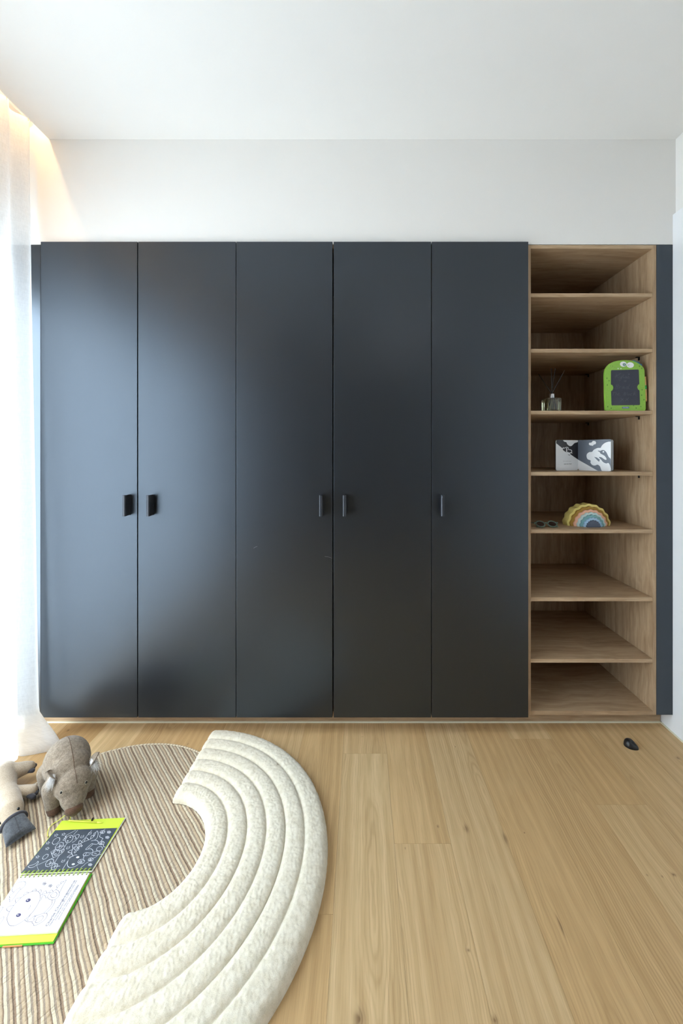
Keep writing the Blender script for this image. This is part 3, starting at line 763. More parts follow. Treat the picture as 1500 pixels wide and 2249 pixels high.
    ln([(1050, 275), (1110, 265), (1155, 275), (1168, 305), (1145, 332), (1105, 330), (1060, 320)])
    ln([(1060, 322), (960, 415), (1040, 405), (1078, 430), (1075, 465), (1030, 475), (960, 470), (920, 500), (935, 520), (1000, 515), (1040, 490)]); ln([(1080, 335), (1000, 405)], False); ln([(975, 475), (955, 515)], False)
    ln([(935, 520), (925, 570)], False)
    for a_, b_, c_ in (((755, 528), (655, 545), (735, 488)), ((735, 478), (668, 458), (748, 415)), ((752, 405), (748, 338), (815, 340)), ((838, 330), (862, 268), (905, 300)), ((935, 290), (970, 225), (1012, 258)), ((1040, 240), (1060, 188), (1095, 200)), ((1095, 195), (1100, 150), (1132, 135))):
        ln([a_, b_, c_], True)
    for x, y, r in ((800, 395, 34), (868, 345, 28), (790, 455, 24), (835, 415, 22), (895, 360, 16), (845, 382, 16)): cloud(x, y, r, r*.5, 5, -.9)
    # leaf balls
    for x, y, r in ((888, 615, 58), (1238, 130, 42), (1045, 583, 44), (1222, 312, 48)):
        cloud(x, y, r, r*.62, 6, -.2); ln([(x-r*.7, y+r*.3), (x+r*.7, y-r*.3)], False); ln([(x-r*.2, y-r*.5), (x+r*.25, y+r*.5)], False); ln([(x-r*.55, y-r*.1), (x-r*.1, y+r*.5)], False)
    ln([(1285, 80), (1240, 110)], False); ln([(1205, 165), (1190, 205), (1225, 225), (1245, 240), (1220, 270), (1235, 290)]); ln([(1260, 330), (1255, 365), (1290, 380)])
    cloud(1188, 405, 54, 34, 8, -.4); cloud(1130, 480, 72, 34, 8, -.3); ln([(1095, 490), (1115, 478), (1140, 490)])
    ln([(1220, 495), (1160, 510), (1130, 540), (1085, 560)]); ln([(1010, 620), (960, 650), (930, 680), (900, 700), (880, 725)])
    for x, y in ((1345, 132), (1318, 218), (1035, 668)):
        for k_ in range(5):
            a = 2*PI*k_/5; cloud(x+20*math.cos(a), y+14*math.sin(a), 13, 8, 4, 0)
    for x, y in ((1030, 150), (905, 203), (672, 385), (592, 603)): ln([(x-32, y+22), (x-15, y-12), (x+5, y-2), (x+28, y-24), (x+20, y+12), (x-5, y+22)], False, True)
    # two small dinosaurs
    for x, y, r in ((690, 245, 78), (485, 468, 58)):
        cloud(x, y, r, r*.62, 10, -.75); ln([(x+r*.8, y-r*.5), (x+r*1.6, y-r*.9), (x+r*2.1, y-r*.9), (x+r*1.9, y-r*.3), (x+r*1.1, y+r*.5), (x+r*.6, y+r*.7)])
        for q in (-.6, 0, .6): ln([(x-r*.8+q*20, y+q*-40), (x-r*1.1+q*30, y-12+q*-50), (x-r*.7+q*30, y-24+q*-40)])
        ln([(x+r*1.2, y-r*.6), (x+r*1.5, y-r*.1), (x+r*1.1, y)])
    obj('scratch_drawing', bm, M['chalkline'], root)['label'] = 'pale scratched line drawing of dinosaurs, stars and leaves'
    for x, y, r in ((830, 545, 26), (757, 660, 26), (708, 216, 13), (665, 276, 13), (500, 440, 10), (470, 488, 10)):
        bm = bmesh.new(); flat(bm, [A(x+r*math.cos(t)+r*.3*math.sin(t), y-r*.62*math.sin(t)) for t in [2*PI*i/16 for i in range(16)]]); obj('scratch_eye', bm, M['chalkline'], root)
    # ---- the colouring page (10.714x grid)
    Bf = lambda x, y, h=H2+.0003: on(x/10.714, 1910+y/10.714, h)
    bm = bmesh.new(); L2 = lambda p, s=True, c=False: ln(p, s, c, .0008, Bf)
    L2([(165, 1180), (175, 1100), (235, 970), (375, 780), (560, 610), (740, 520), (860, 500), (930, 550), (950, 640), (925, 740), (850, 880), (740, 1030), (580, 1180), (430, 1280), (310, 1325), (215, 1300)], True, True)
    for pts in ([(225, 985), (170, 965), (155, 915), (220, 862), (325, 838)], [(372, 775), (355, 720), (395, 672), (490, 662)], [(556, 612), (580, 555), (630, 530), (682, 545)], [(745, 518), (800, 470), (845, 455), (850, 498)], [(905, 520), (935, 482), (970, 480), (965, 530), (942, 560)], [(985, 585), (1030, 520), (1080, 500), (1102, 545)], [(1145, 538), (1190, 490), (1225, 480), (1250, 520)]): L2(pts)
    L2([(955, 600), (1030, 570), (1100, 550), (1185, 540)]); L2([(1185, 540), (1150, 590), (1120, 640), (1150, 690), (1230, 712), (1310, 690), (1375, 630), (1395, 560), (1375, 500), (1320, 475), (1265, 500), (1240, 530), (1185, 540)])
    L2([(1200, 590), (1260, 545), (1310, 530), (1340, 565), (1325, 625), (1270, 660), (1210, 650), (1195, 615)], True, True)
    L2([(1310, 475), (1400, 370), (1500, 280), (1560, 235)]); L2([(1400, 545), (1450, 440), (1510, 330), (1565, 240)])
    L2([(1350, 430), (1330, 400), (1345, 370), (1400, 355)]); L2([(1440, 335), (1425, 305), (1445, 285), (1500, 275)]); 
    L2([(930, 735), (960, 715), (1000, 620), (1040, 600), (1070, 630), (1075, 665), (1110, 660)])
    L2([(1230, 715), (1220, 800), (1150, 900), (1030, 1020)]); L2([(1300, 705), (1270, 800), (1200, 910), (1095, 1020)])
    L2([(735, 1030), (650, 1160), (650, 1195), (690, 1180), (780, 1110), (840, 1095)]); L2([(580, 1185), (640, 1225), (700, 1230), (755, 1225)])
    L2([(800, 1085), (880, 1075), (1030, 1025), (1095, 1025), (1110, 1080), (1060, 1170), (960, 1250), (850, 1305), (785, 1312), (790, 1280), (755, 1255), (760, 1220), (800, 1190), (805, 1130), (850, 1090)])
    L2([(850, 1170), (900, 1120), (980, 1090), (1020, 1100), (1000, 1160), (920, 1230), (850, 1250), (830, 1215), (850, 1200)], True, True)
    L2([(318, 530), (285, 495), (305, 400), (400, 320), (520, 280), (590, 285), (600, 335), (570, 400), (480, 470)])
    L2([(485, 430), (440, 440), (360, 490), (315, 545), (230, 610), (215, 640), (235, 665), (210, 690), (230, 715), (220, 755), (260, 745), (310, 690), (380, 590), (440, 510), (490, 450)], True)
    L2([(0, 915), (55, 880), (72, 890), (40, 950), (0, 1010)]); L2([(0, 1160), (60, 1120), (95, 1110), (85, 1150), (40, 1220), (0, 1275)])
    L2([(718, 830), (710, 870), (680, 915), (650, 940)])
    for x, y in ((1045, 327), (1185, 378)):
        for k_ in range(5):
            a = 2*PI*k_/5; L2([(x+28*math.cos(a)+16*math.cos(t)+8*math.sin(t), y+24*math.sin(a)-14*math.sin(t)) for t in (0, 1.26, 2.5, 3.8, 5)], True, True)
    # keep the drawing on the page
    obj('page_drawing', bm, M['ink'], root)['label'] = 'thin violet outline drawing of a dinosaur'
    for x, y in ((663, 722), (436, 1070)):
        bm = bmesh.new(); bw = bmesh.new()
        flat(bm, [Bf(x+60*math.cos(t)+8*math.sin(t), y-42*math.sin(t)-12*math.cos(t)) for t in [2*PI*i/18 for i in range(18)]])
        flat(bw, [Bf(x-15+14*math.cos(t), y-4-12*math.sin(t), H2+.0005) for t in [2*PI*i/10 for i in range(10)]])
        ei = obj('drawn_eye', bm, M['ink'], root); obj('eye_glint', bw, M['page'], ei)
    T = lambda a, b, c, d: (on(90+a/16.667, 1920+b/16.667, H2+.0004), on(90+c/16.667, 1920+d/16.667, H2+.0004))
    # title reads up the right-hand side of the page
    for body, (p0, p1), hgt in (('Charlie Chungkingosaurus', T(240, 1900, 1265, 225), .0062), ('Charlie Chungkingosaurus is a summer baby who', T(340, 1890, 1330, 225), .0036),
                                ('loves the sun. Decorate this summery', T(545, 1680, 1370, 385), .0036), ('picture with your pencils or crayons', T(655, 1650, 1395, 400), .0036)):
        text('printed_text', body, p0, p1, Z, M['ink'], root, hgt)
    # elastic loop on the cover
    bm = bmesh.new(); c = on(203, 1800, .0125)
    box(bm, c.x-.0022, c.x+.0022, c.y-.004, c.y+.004, .0095, .0165, bev=.001); obj('pen_loop', bm, M['black'], root)['label'] = 'small black pen loop'
    # the stylus and its cord
    st = thing('stylus', on(186, 1804, .014), 'thin yellow plastic stylus lying on the lime strip of the notebook', 'stylus')
    M['yel'] = mat('yellow_plastic', (232, 236, 96), .35, var=.03)
    a, b = on(151, 1802, .0145), on(224.5, 1807, .0135)
    bm = bmesh.new(); tube(bm, [a, a.lerp(b, .05), a.lerp(b, .85)], .0021, 10); tube(bm, [a.lerp(b, .85), b], .0021, 10, .0006); obj('shaft', bm, M['yel'], st, True)
    pts = [on(*p) for p in ((152, 1802, .0150), (155, 1795, .017), (150, 1790.5, .018), (143, 1791, .017), (135, 1797, .014), (127, 1803, .0095), (116, 1810, .0085), (108, 1819, .0085), (104.5, 1829, .0085), (105, 1837, .0085))]
    bm = bmesh.new(); tube(bm, smoothline(pts, 5), .0013, 6); obj('cord', bm, M['yel'], st, True)
notebook()

# ------------------------------------------------------------ things on the shelves
def diffuser():
    z0 = sh[902]; x0, x1 = 410.5/FPX*1.868, 440.5/FPX*1.868; y0, y1 = 1.868, 1.938; zt = EYE+118.5/FPX*1.868
    root = thing('reed_diffuser', ((x0+x1)/2, 1.90, z0), 'square glass reed diffuser with silver collar and thin black reeds', 'diffuser')
    k = NT('clear_glass'); k.p.inputs['Transmission Weight'].default_value = 1; k.p.inputs['Roughness'].default_value = .02; k.p.inputs['IOR'].default_value = 1.45; k.p.inputs['Base Color'].default_value = (.95, .97, .92, 1)
    cx, cy = (x0+x1)/2, (y0+y1)/2
    bm = bmesh.new(); box(bm, x0, x1, y0, y1, z0+.0003, zt, bev=.003)
    obj('bottle', bm, k.m, root, True)
    k2 = NT('fragrance_oil'); k2.p.inputs['Transmission Weight'].default_value = 1; k2.p.inputs['Roughness'].default_value = 0; k2.p.inputs['IOR'].default_value = 1.36; k2.p.inputs['Base Color'].default_value = (.90, .93, .70, 1)
    bm = bmesh.new(); box(bm, x0+.005, x1-.005, y0+.005, y1-.005, z0+.009, zt-.006, bev=.003); obj('oil', bm, k2.m, root, True)
    bm = bmesh.new(); pts = [(0, zt), (.0112, zt), (.0118, zt+.001), (.0118, zt+.0205), (.0108, zt+.0215), (.006, zt+.0215), (.006, zt+.012), (0, zt+.012)]
    N = 28; g = [[bm.verts.new((cx-.001+r*math.cos(2*PI*j/N), cy-.008+r*math.sin(2*PI*j/N), z)) for j in range(N)] for r, z in pts[1:-1]]
    for a, b in zip(g, g[1:]):
        for j in range(N): bm.faces.new((a[j], a[(j+1) % N], b[(j+1) % N], b[j]))
    bm.faces.new(g[0]); bm.faces.new(g[-1]); obj('collar', bm, M['alu'], root, True)['label'] = 'silver collar'
    n0 = Vector((cx-.001, cy-.008, zt+.012))
    for (tx, ty, Y), (dx, dy) in (((1210.5, 809, 1.90), (.001, 0)), ((1219.5, 809, 1.90), (-.002, .002)), ((1240, 813.5, 1.88), (-.003, -.001)), ((1183, 822, 1.99), (.003, .001))):
        t = at(tx, ty, Y); b = Vector((cx-(t.x-n0.x)*.35, cy-(t.y-n0.y)*.25, z0+.012))
        m_ = n0+Vector((dx, dy, .006)); bm = bmesh.new(); tube(bm, [b, m_, t], .0015, 8); obj('reed', bm, mat('charcoal_reed', (52, 54, 58), .7, var=.05), root, True)
diffuser()

def tablet():
    z0 = sh[902]; K = .0001778; V = Vector
    # plane: leans back, standing near the front of the shelf
    lean = math.radians(2.5)
    ox = (1310+737/11.54-VX)/FPX*1.828
    up = V((.018, math.sin(lean), math.cos(lean))).normalized(); right = V((1, .0, -.012)).normalized(); nrm = up.cross(right)*-1
    nrm = right.cross(up)          # faces the room
    if nrm.y > 0: nrm = -nrm
    def F(x, y, d=0.0): return V((ox, 1.828, z0+.0008))+right*((x-737)*K)+up*((1540-y)*K)+nrm*d
    root = thing('drawing_tablet', (ox, 1.83, z0), 'green crocodile-faced writing tablet with faint handwriting on its black screen', 'tablet')
    out = [(232, 1525), (220, 1300), (216, 900), (214, 600), (222, 530), (245, 460), (290, 390), (360, 325), (450, 280), (560, 253), (680, 240), (800, 240), (900, 250), (1000, 280), (1090, 325), (1160, 375), (1205, 430), (1228, 490), (1232, 600), (1240, 900), (1248, 1200), (1250, 1480), (1240, 1515), (1215, 1530), (300, 1540), (250, 1540)]
    k = NT('croc_green'); co = k.n('ShaderNodeTexCoord').outputs['Object']; sp = k.noise(co, 260, 2)
    c = k.mix(k.ramp(sp, [(.66, (0, 0, 0)), (.72, (1, 1, 1))]), k.mix(k.noise(co, 25, 2), lin(128, 178, 56), lin(146, 192, 74)), lin(176, 206, 106)); k.set(k.p.inputs['Base Color'], c); k.p.inputs['Roughness'].default_value = .45
    bm = bmesh.new(); prism(bm, [F(*p) for p in out], -nrm*.009); obj('body', bm, k.m, root)
    r_ = [(375, 520), (390, 502), (1065, 476), (1082, 490), (1092, 850), (1060, 870), (1040, 910), (1040, 950), (1060, 990), (1094, 1015), (1102, 1370), (1085, 1388), (395, 1404), (380, 1388), (372, 1040), (410, 1015), (430, 965), (428, 920), (405, 885), (370, 870)]
    bm = bmesh.new(); prism(bm, [F(x, y, .0001) for x, y in r_], nrm*.0006); obj('screen', bm, mat('dark_screen', (42, 44, 58), .25, var=.03), root)
    W_ = M['white_line']
    for x, y, a, b in ((690, 343, 85, 68), (868, 365, 92, 72)):
        bm = bmesh.new(); flat(bm, [F(x+a*math.cos(t), y+b*math.sin(t), .0005) for t in [2*PI*i/28 for i in range(28)]]); obj('eye', bm, W_, root)['label'] = 'white cartoon eye'
    bm = bmesh.new(); flat(bm, [F(716+44*math.cos(t), 355+38*math.sin(t), .0008) for t in [2*PI*i/20 for i in range(20)]]); pu = obj('pupil', bm, mat('grey_blue_iris', (98, 118, 128), .4, var=.03), root)
    bm = bmesh.new(); flat(bm, [F(716+28*math.cos(t), 353+25*math.sin(t), .0010) for t in [2*PI*i/20 for i in range(20)]]); obj('pupil_centre', bm, mat('sage_iris', (140, 178, 160), .4, var=.03), pu)
    OL = mat('olive_print', (86, 130, 36), .5, var=.05)
    bm = bmesh.new(); ribbon(bm, [F(855, 350, .0008), F(795, 362, .0008), F(842, 398, .0008)], .0012, nrm); obj('wink', bm, M['black'], root); bm = bmesh.new(); ribbon(bm, smoothline([F(290, 458, .0004), F(350, 443, .0004), F(500, 442, .0004), F(640, 445, .0004), F(680, 428, .0004)], 4), .0005, nrm); obj('mouth_line', bm, OL, root)
    for x, y in ((368, 395), (413, 397), (270, 712), (325, 775), (280, 885), (1100, 392), (1160, 445), (1162, 995), (1148, 1135), (1205, 1250), (1125, 1425), (285, 1440), (372, 1475), (1005, 1465), (940, 1400)):
        bm = bmesh.new(); q = 9 if y < 400 and x < 500 else 15; flat(bm, [F(x+q*math.cos(t), y+q*1.3*math.sin(t), .0004) for t in [2*PI*i/12 for i in range(12)]]); obj('spot', bm, OL, root)
    for x in (557, 628): bm = bmesh.new(); flat(bm, [F(x-24, 448, .0005), F(x+24, 448, .0005), F(x, 475, .0005)]); obj('tooth', bm, W_, root)
    bm = bmesh.new(); prism(bm, [F(650, 1440), F(824, 1434), F(826, 1474), F(652, 1480)], nrm*.0006); lg = obj('logo_plate', bm, mat('logo_blue', (64, 84, 150), .5, var=.03), root)
    text('logo_text', 'mierEdu', F(668, 1468, .0009), F(806, 1463, .0009), nrm, W_, lg, .0040)
    # blue scalloped mane behind the right shoulder
    bm = bmesh.new(); cols = []
    sc = [(940, 262), (965, 232), (1010, 222), (1050, 240), (1075, 265), (1110, 258), (1145, 280), (1160, 312), (1195, 312), (1215, 345), (1208, 385), (1190, 400), (1100, 360), (1000, 300)]
    kk = NT('mane_blue'); co = kk.n('ShaderNodeTexCoord').outputs['Object']; s3 = kk.n('ShaderNodeSeparateXYZ', i_0=co)
    fx = kk.n('ShaderNodeMapRange', i_0=s3.outputs[0], i_1=F(960, 300).x-ox*0, i_2=F(1215, 300).x).outputs[0]
    kk.set(kk.p.inputs['Base Color'], kk.ramp(fx, [(0, lin(64, 158, 140)), (.5, lin(56, 140, 160)), (1, lin(52, 84, 170))])); kk.p.inputs['Roughness'].default_value = .5
    prism(bm, [F(x, y, -.010) for x, y in sc], -nrm*.004); obj('mane', bm, kk.m, root)['label'] = 'blue-green scalloped mane'
    # wooden stylus in a green loop
    bm = bmesh.new(); a, b = F(1258, 655, -.004), F(1277, 1250, -.004); tube(bm, [a, b], .0036, 12); tube(bm, [b, F(1280, 1298, -.004)], .0036, 12, .001)
    sy = obj('wooden_stylus', bm, mat('pale_wood', (214, 172, 112), .5, var=.06), root, True); sy['label'] = 'pale wooden stylus'
    bm = bmesh.new(); tube(bm, [F(1263, 880, -.004), F(1266, 975, -.004)], .0048, 12); obj('stylus_loop', bm, mat('loop_green', (48, 160, 76), .5, var=.03), root, True)['label'] = 'green stylus loop'
    # handwriting
    bm = bmesh.new()
    def hw(*pts): ribbon(bm, smoothline([F(x, y, .0010) for x, y in pts], 5), .0009, nrm)
    hw((515, 595), (505, 650), (480, 710)); hw((470, 660), (530, 640), (630, 575)); hw((520, 655), (550, 690), (575, 700))
    hw((600, 650), (600, 690), (640, 680), (655, 640), (635, 720), (600, 770), (570, 765), (580, 730), (640, 700)); hw((700, 600), (680, 660), (690, 700), (715, 690))
    hw((740, 650), (725, 695), (755, 700), (765, 655)); hw((765, 655), (775, 700), (800, 690)); hw((840, 650), (810, 665), (800, 700), (830, 700), (850, 690)); hw((815, 592), (820, 605), (840, 590), (830, 612), (815, 592))
    hw((695, 770), (760, 768), (740, 790), (735, 808)); hw((700, 790), (750, 785))
    hw((520, 880), (500, 920), (465, 975)); hw((495, 880), (560, 872), (570, 905), (510, 925), (550, 940), (540, 970), (480, 980)); hw((590, 920), (580, 965)); hw((585, 935), (610, 915), (630, 918))
    hw((700, 925), (665, 930), (650, 965), (680, 965), (705, 925), (700, 965), (720, 960)); hw((815, 925), (765, 930), (745, 962), (775, 975), (812, 940)); hw((846, 868), (815, 930), (806, 965), (825, 975), (846, 970))
    hw((400, 1085), (480, 1070)); hw((445, 1078), (430, 1120), (415, 1150)); hw((500, 1060), (490, 1110), (480, 1145)); hw((485, 1125), (510, 1100), (525, 1110), (520, 1145)); hw((545, 1120), (580, 1105), (570, 1090), (545, 1110), (545, 1140), (600, 1140))
    hw((715, 1070), (695, 1120), (690, 1140)); hw((700, 1075), (745, 1070), (735, 1100), (700, 1108), (740, 1115), (730, 1140), (690, 1145)); hw((790, 1060), (775, 1110), (780, 1140)); hw((830, 1100), (805, 1115), (810, 1140), (840, 1130), (835, 1100)); hw((900, 1100), (870, 1105), (860, 1140), (900, 1138)); hw((985, 1040), (950, 1090), (935, 1145)); hw((1000, 1085), (950, 1110), (985, 1130), (1010, 1140))
    hw((610, 1210), (650, 1250), (690, 1295)); hw((690, 1215), (650, 1255), (600, 1300)); hw((740, 1220), (780, 1255), (810, 1290)); hw((820, 1205), (770, 1255), (720, 1285))
    obj('handwriting', bm, mat('faint_chalk', (78, 86, 96), .6, var=.05), root)['label'] = 'faint grey handwriting on the screen'
tablet()

def board_book():
    z0 = sh[1036.5]; V = Vector; H = .1465
    Lp, Sp, Rp = V((.9290, 1.931, z0+.0004)), V((1.0545, 1.970, z0+.0004)), V((1.1480, 1.862, z0+.0004))
    root = thing('board_book', (Sp.x, Sp.y-.03, z0), 'black and white board book standing open on the shelf, showing a bird over clouds', 'book')
    Z = V((0, 0, 1)); nl = (Sp-Lp).normalized().cross(Z); nr = (Rp-Sp).normalized().cross(Z)
    if nl.y > 0: nl = -nl
    if nr.y > 0: nr = -nr
    wh = mat('glossy_white_board', (232, 234, 236), .3, var=.01); nv = mat('slate_print', (70, 80, 96), .3, var=.02); bk = mat('near_black_print', (32, 32, 38), .3, var=.02)
    def page(name, a, b, n, t, m, corner_b=True, back=0.0):
        w = (b-a).length; u = (b-a).normalized(); r = .008; P = []
        def p(x, z): return a+u*x+Z*z-n*back
        for x, z in ((0, r), (r*.3, r*.3), (r, 0)): P.append(p(x, z))
        for x, z in (((w-r), 0), (w-r*.3, r*.3), (w, r)): P.append(p(x, z))
        for x, z in ((w, H-r), (w-r*.3, H-r*.3), (w-r, H)): P.append(p(x, z))
        for x, z in ((r, H), (r*.3, H-r*.3), (0, H-r)): P.append(p(x, z))
        bm = bmesh.new(); prism(bm, P, -n*t); return obj(name, bm, m, root)
    page('left_page', Lp, Sp+V((0, 0, 0)), nl, .0030, wh); page('right_page', Sp, Rp, nr, .0020, wh)
    e = [(0, bk), (1, wh), (2, bk), (3, wh)]
    for i, m in e: page('page_stack', Sp+nr*-.001, Rp+(Rp-Sp).normalized()*(.0002+.0016*i), nr, .0018, m, back=.0032+.0026*i)
    page('back_cover', Sp, Rp+(Rp-Sp).normalized()*.0062, nr, .0026, bk, back=.0150); page('front_cover', Lp, Sp, nl, .0022, bk, back=.0042)
    def LF(x, y, d=.0003): u = (x-190)/418; v = (749-y)/597; return Lp.lerp(Sp, u)+Z*(v*H)+nl*d
    def RF(x, y, d=.0003): u = (x-608)/644; v = (755-y)/604; return Sp.lerp(Rp, u)+Z*(v*H)+nr*d
    bm = bmesh.new(); flat(bm, [LF(*p) for p in ((197, 165), (212, 153), (608, 153), (608, 538), (500, 462), (300, 308), (193, 218))]); obj('left_print', bm, bk, root)['label'] = 'black sky on the left page'
    bm = bmesh.new(); c = smoothline([LF(x, y, .0006) for x, y in ((318, 156), (335, 180), (365, 192), (385, 200), (400, 235), (440, 268), (480, 268), (515, 235), (540, 212), (575, 200), (610-10, 190), (606, 156))], 4); flat(bm, c)
    flat(bm, smoothline([LF(x, y, .0009) for x, y in ((378, 312), (392, 310), (398, 350), (392, 390), (376, 385), (380, 345))], 3))
    flat(bm, smoothline([LF(x, y, .0006) for x, y in ((300, 330), (320, 296), (345, 305), (395, 288), (430, 312), (425, 335), (465, 338), (492, 362), (488, 395), (500, 418), (470, 410), (440, 425), (400, 400), (340, 395), (310, 365))], 3))
    obj('left_clouds', bm, wh, root)['label'] = 'white cloud and bird outline on the left page'
    bm = bmesh.new(); flat(bm, smoothline([LF(x, y, .0008) for x, y in ((312, 325), (345, 318), (390, 300), (420, 320), (415, 345), (460, 350), (478, 368), (470, 392), (430, 398), (412, 385), (385, 395), (350, 375), (318, 350))], 3)); flat(bm, [LF(x, y, .0006) for x, y in ((405, 436), (435, 440), (458, 458), (440, 456))])
    obj('left_bird', bm, bk, root)['label'] = 'small black bird print'
    bm = bmesh.new(); flat(bm, [RF(*p) for p in ((608, 153), (1235, 147), (1250, 160), (1250, 192), (1250, 700), (1235, 753), (1005, 753), (608, 542))]); obj('right_print', bm, nv, root)['label'] = 'slate grey sky on the right page'
    bm = bmesh.new()
    flat(bm, smoothline([RF(x, y, .0006) for x, y in ((830, 235), (840, 208), (880, 205), (905, 178), (945, 176), (970, 200), (962, 235), (930, 245), (905, 268), (875, 262), (850, 258))], 4, True))
    flat(bm, [V(p) for p in smoothline([RF(x, y, .0006) for x, y in ((1251, 193), (1200, 195), (1130, 222), (1080, 270), (1058, 308), (1000, 312), (930, 345), (893, 385), (840, 392), (795, 425), (783, 475), (805, 530), (862, 555), (862, 600), (900, 645), (950, 652), (1000, 635), (1045, 665), (1065, 715), (1090, 752), (1235, 752), (1251, 735))], 4)])
    obj('right_clouds', bm, wh, root)['label'] = 'white clouds on the right page'
    bm = bmesh.new(); flat(bm, smoothline([RF(x, y, .0009) for x, y in ((1000, 370), (1025, 362), (1050, 368), (1090, 352), (1130, 358), (1165, 390), (1190, 440), (1215, 490), (1248, 530), (1249, 700), (1235, 640), (1205, 598), (1165, 608), (1110, 585), (1075, 545), (1025, 488), (1080, 495), (1130, 530), (1165, 540), (1168, 510), (1130, 460), (1065, 425), (1050, 405), (1035, 385))], 3)); flat(bm, [RF(x, y, .0009) for x, y in ((935, 485), (985, 495), (1045, 535), (1030, 580), (990, 545))])
    b_ = obj('right_bird', bm, nv, root); b_['label'] = 'slate bird looking left'
    bm = bmesh.new(); flat(bm, [RF(1112+15*math.cos(t), 386+15*math.sin(t), .0012) for t in [2*PI*i/14 for i in range(14)]]); obj('bird_eye', bm, wh, b_)
    text('printed_text', "I'm a sweet baby -", LF(325, 572, .0006), LF(482, 572, .0006), nl, bk, root, .0020)
    text('printed_text', 'see me like!', LF(335, 632, .0006), LF(486, 630, .0006), nl, bk, root, .0048, .3)
board_book()

def stacker():
    z0 = sh[1163]; cx = 1.0695
    R_ = [.0330, .0447, .0569, .0675, .0795, .0925, .1040]; th = [0]+R_
    cols = [('charcoal', (84, 92, 108)), ('pale blue', (158, 190, 214)), ('teal', (120, 164, 166)), ('mint', (190, 208, 204)), ('pink', (226, 172, 144)), ('mustard', (158, 122, 50)), ('yellow', (222, 204, 122))]
    front = [1.862, 1.868, 1.874, 1.881, 1.888, 1.895, 1.903]; nb = [9, 10, 11, 11, 11, 11, 11]
    labs = ['solid dark slate half disc at the heart of the wavy rainbow stacker', 'pale blue wavy arch around the slate half disc of the stacker', 'teal wavy arch of the rainbow stacker, outside the pale blue one', 'off-white mint wavy arch in the middle of the rainbow stacker',
            'salmon pink wavy arch of the rainbow stacker, under the mustard one', 'mustard brown wavy arch of the rainbow stacker, just inside the yellow one', 'pale yellow outermost wavy arch of the silicone rainbow stacker']
    for i in range(7):
        def prof(R, inset, amp, n=192):
            P = []
            for k in range(n+1):
                a = PI*k/n; w = amp*.5*(1+math.cos(18*(a-PI/2)))
                rr = R-inset-amp+w
                P.append((rr*math.cos(a), rr*math.sin(a)))
            return P
        m = mat('silicone_'+cols[i][0].replace(' ', '_'), cols[i][1], .5, var=.02, spec=.3)
        bm = bmesh.new(); am = lambda j: .0018+.0028*R_[j]/.104
        out = prof(R_[i], .0003, am(i))
        if i == 0: ring = out
        else: ring = out+[(x, z) for x, z in prof(R_[i-1], -.0004, am(i-1))[::-1]]
        prism(bm, [(cx+x, front[i], z0+.0003+z) for x, z in ring], (0, .046, 0))
        es = [e for e in bm.edges if all(abs(v.co.y-front[i]) < 1e-5 for v in e.verts) and len(e.link_faces) == 2 and abs(e.link_faces[0].normal.dot(e.link_faces[1].normal)) < .9]
        o = obj('rainbow_arch', bm, m)
        bv = o.modifiers.new('b', 'BEVEL'); bv.width = .0016; bv.segments = 3; bv.limit_method = 'ANGLE'; bv.angle_limit = math.radians(50)
        tag(o, labs[i], 'stacking toy', 'nested arches of the silicone rainbow stacker')
        bpy.context.view_layer.update()
stacker()

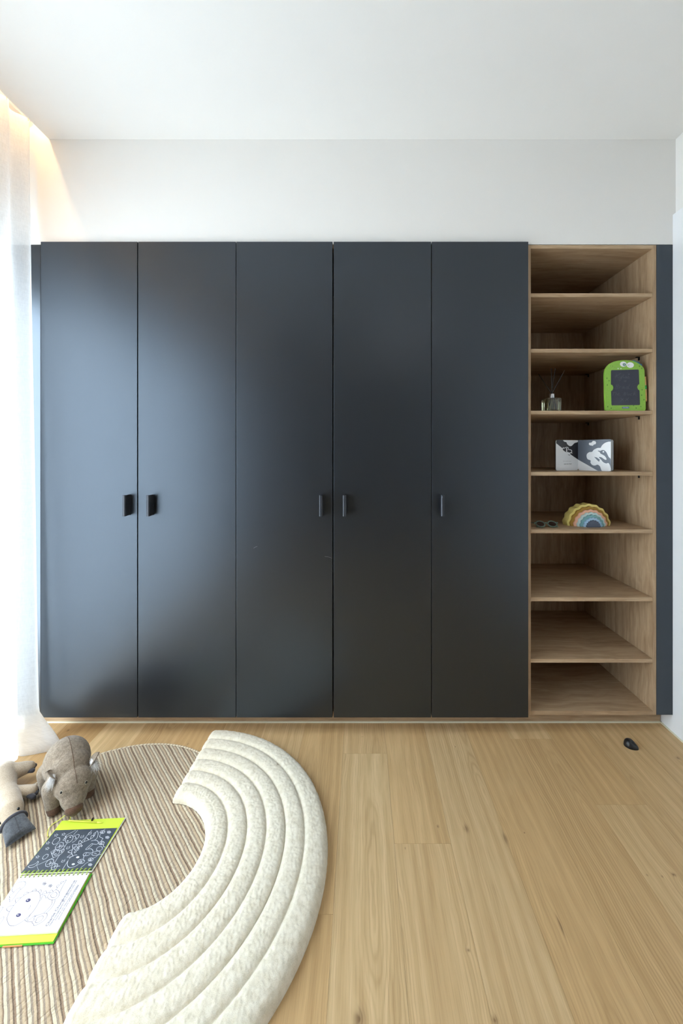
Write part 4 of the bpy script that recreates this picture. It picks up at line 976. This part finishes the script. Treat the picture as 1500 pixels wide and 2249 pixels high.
def sunglasses():
    z0 = sh[1163]; V = Vector; m = mat('sage_plastic', (88, 106, 94), .4, var=.03); lens = mat('dark_lens', (44, 32, 30), .12, var=.05)
    root = thing('sunglasses', (.846, 1.87, z0), 'sage green round child-size sunglasses lying on the shelf beside the rainbow stacker', 'sunglasses')
    Y = 1.868
    cs = [at(1186.5, 1151, Y), at(1212.8, 1151.8, Y)]
    u = V((1, .02, 0)).normalized(); tilt = math.radians(52)
    v = V((0, math.sin(tilt), math.cos(tilt)))            # lens plane leans back
    n = u.cross(v)
    if n.z < 0: n = -n
    for c in cs: c.z = z0+.0146
    for i, c in enumerate(cs):
        bm = bmesh.new(); P = [c+u*(.0200*math.cos(t))+v*(.0170*math.sin(t)) for t in [2*PI*k/36 for k in range(37)]]
        tube(bm, P, .0034, 8, cap=False); f = obj('rim', bm, m, root, True)
        bm = bmesh.new(); prism(bm, [c+u*(.0188*math.cos(t))+v*(.0158*math.sin(t)) for t in [2*PI*k/32 for k in range(32)]], n*.0012); obj('lens', bm, lens, f)['label'] = 'dark brown lens'
    bm = bmesh.new(); tube(bm, smoothline([cs[0]+u*.020+v*.003, cs[0].lerp(cs[1], .5)+v*.008, cs[1]-u*.020+v*.003], 6), .0026, 8); obj('bridge', bm, m, root, True)
    for s, c in ((-1, cs[0]), (1, cs[1])):
        h = c+u*(s*.0235)+v*.006
        bm = bmesh.new(); box(bm, h.x-.004, h.x+.004, h.y-.003, h.y+.004, h.z-.003, h.z+.004, bev=.001)
        tube(bm, smoothline([h, h+V((s*.003, .02, -.002)), V((h.x+s*.002, h.y+.065, z0+.006)), V((h.x-s*.004, h.y+.095, z0+.003))], 5), .0026, 8)
        obj('temple', bm, m, root, True)
        bm = bmesh.new(); q = c+u*(s*.016)-v*.013; tube(bm, [q, V((q.x+s*.006, q.y-.002, z0+.0022))], .0024, 6); obj('frame_tip', bm, m, root, True)
sunglasses()

# ------------------------------------------------------------ floor door stop
def stop():
    c = on(1384, 1639); bm = bmesh.new(); N = 28; g = []
    prof = [(1, .0), (1.0, .006), (.97, .012), (.88, .019), (.7, .025), (.45, .028), (.15, .029)]
    d = Vector((.75, -.66, 0)); s = Vector((.66, .75, 0))
    for r, z in prof:
        ring = []
        for j in range(N):
            a = 2*PI*j/N; x, y = math.cos(a), math.sin(a)
            ext = 1.0+(.28*max(0, x)**2)                     # drawn out towards one side
            ring.append(bm.verts.new(c+d*(.024*r*x*ext-.003*z*30*.2)+s*(.0215*r*y)+Vector((0, 0, z*(1-.45*max(0, x)**1.5)))))
        g.append(ring)
    for a, b in zip(g, g[1:]):
        for j in range(N): bm.faces.new((a[j], a[(j+1) % N], b[(j+1) % N], b[j]))
    bm.faces.new(g[-1]); bm.faces.new(g[0][::-1])
    root = thing('door_stop', c, 'small black dome door stop fixed to the oak floor near the white wall', 'door stop')
    obj('dome', bm, M['rubber'], root, True)
    bm = bmesh.new(); bmesh.ops.create_uvsphere(bm, u_segments=16, v_segments=8, radius=.0035, matrix=Matrix.Translation(c+Vector((-.002, -.004, .0265))) @ Matrix.Diagonal((1, 1, .4, 1))); obj('screw_cap', bm, M['black'], root, True)
stop()
bpy.context.view_layer.update()
for o in bpy.data.objects:
    if o.name in ('toy_wombat', 'toy_platypus'): o.location.z += .0026 if o.name == 'toy_wombat' else .0055      # resting on the quilting, not in it
bpy.context.view_layer.update()
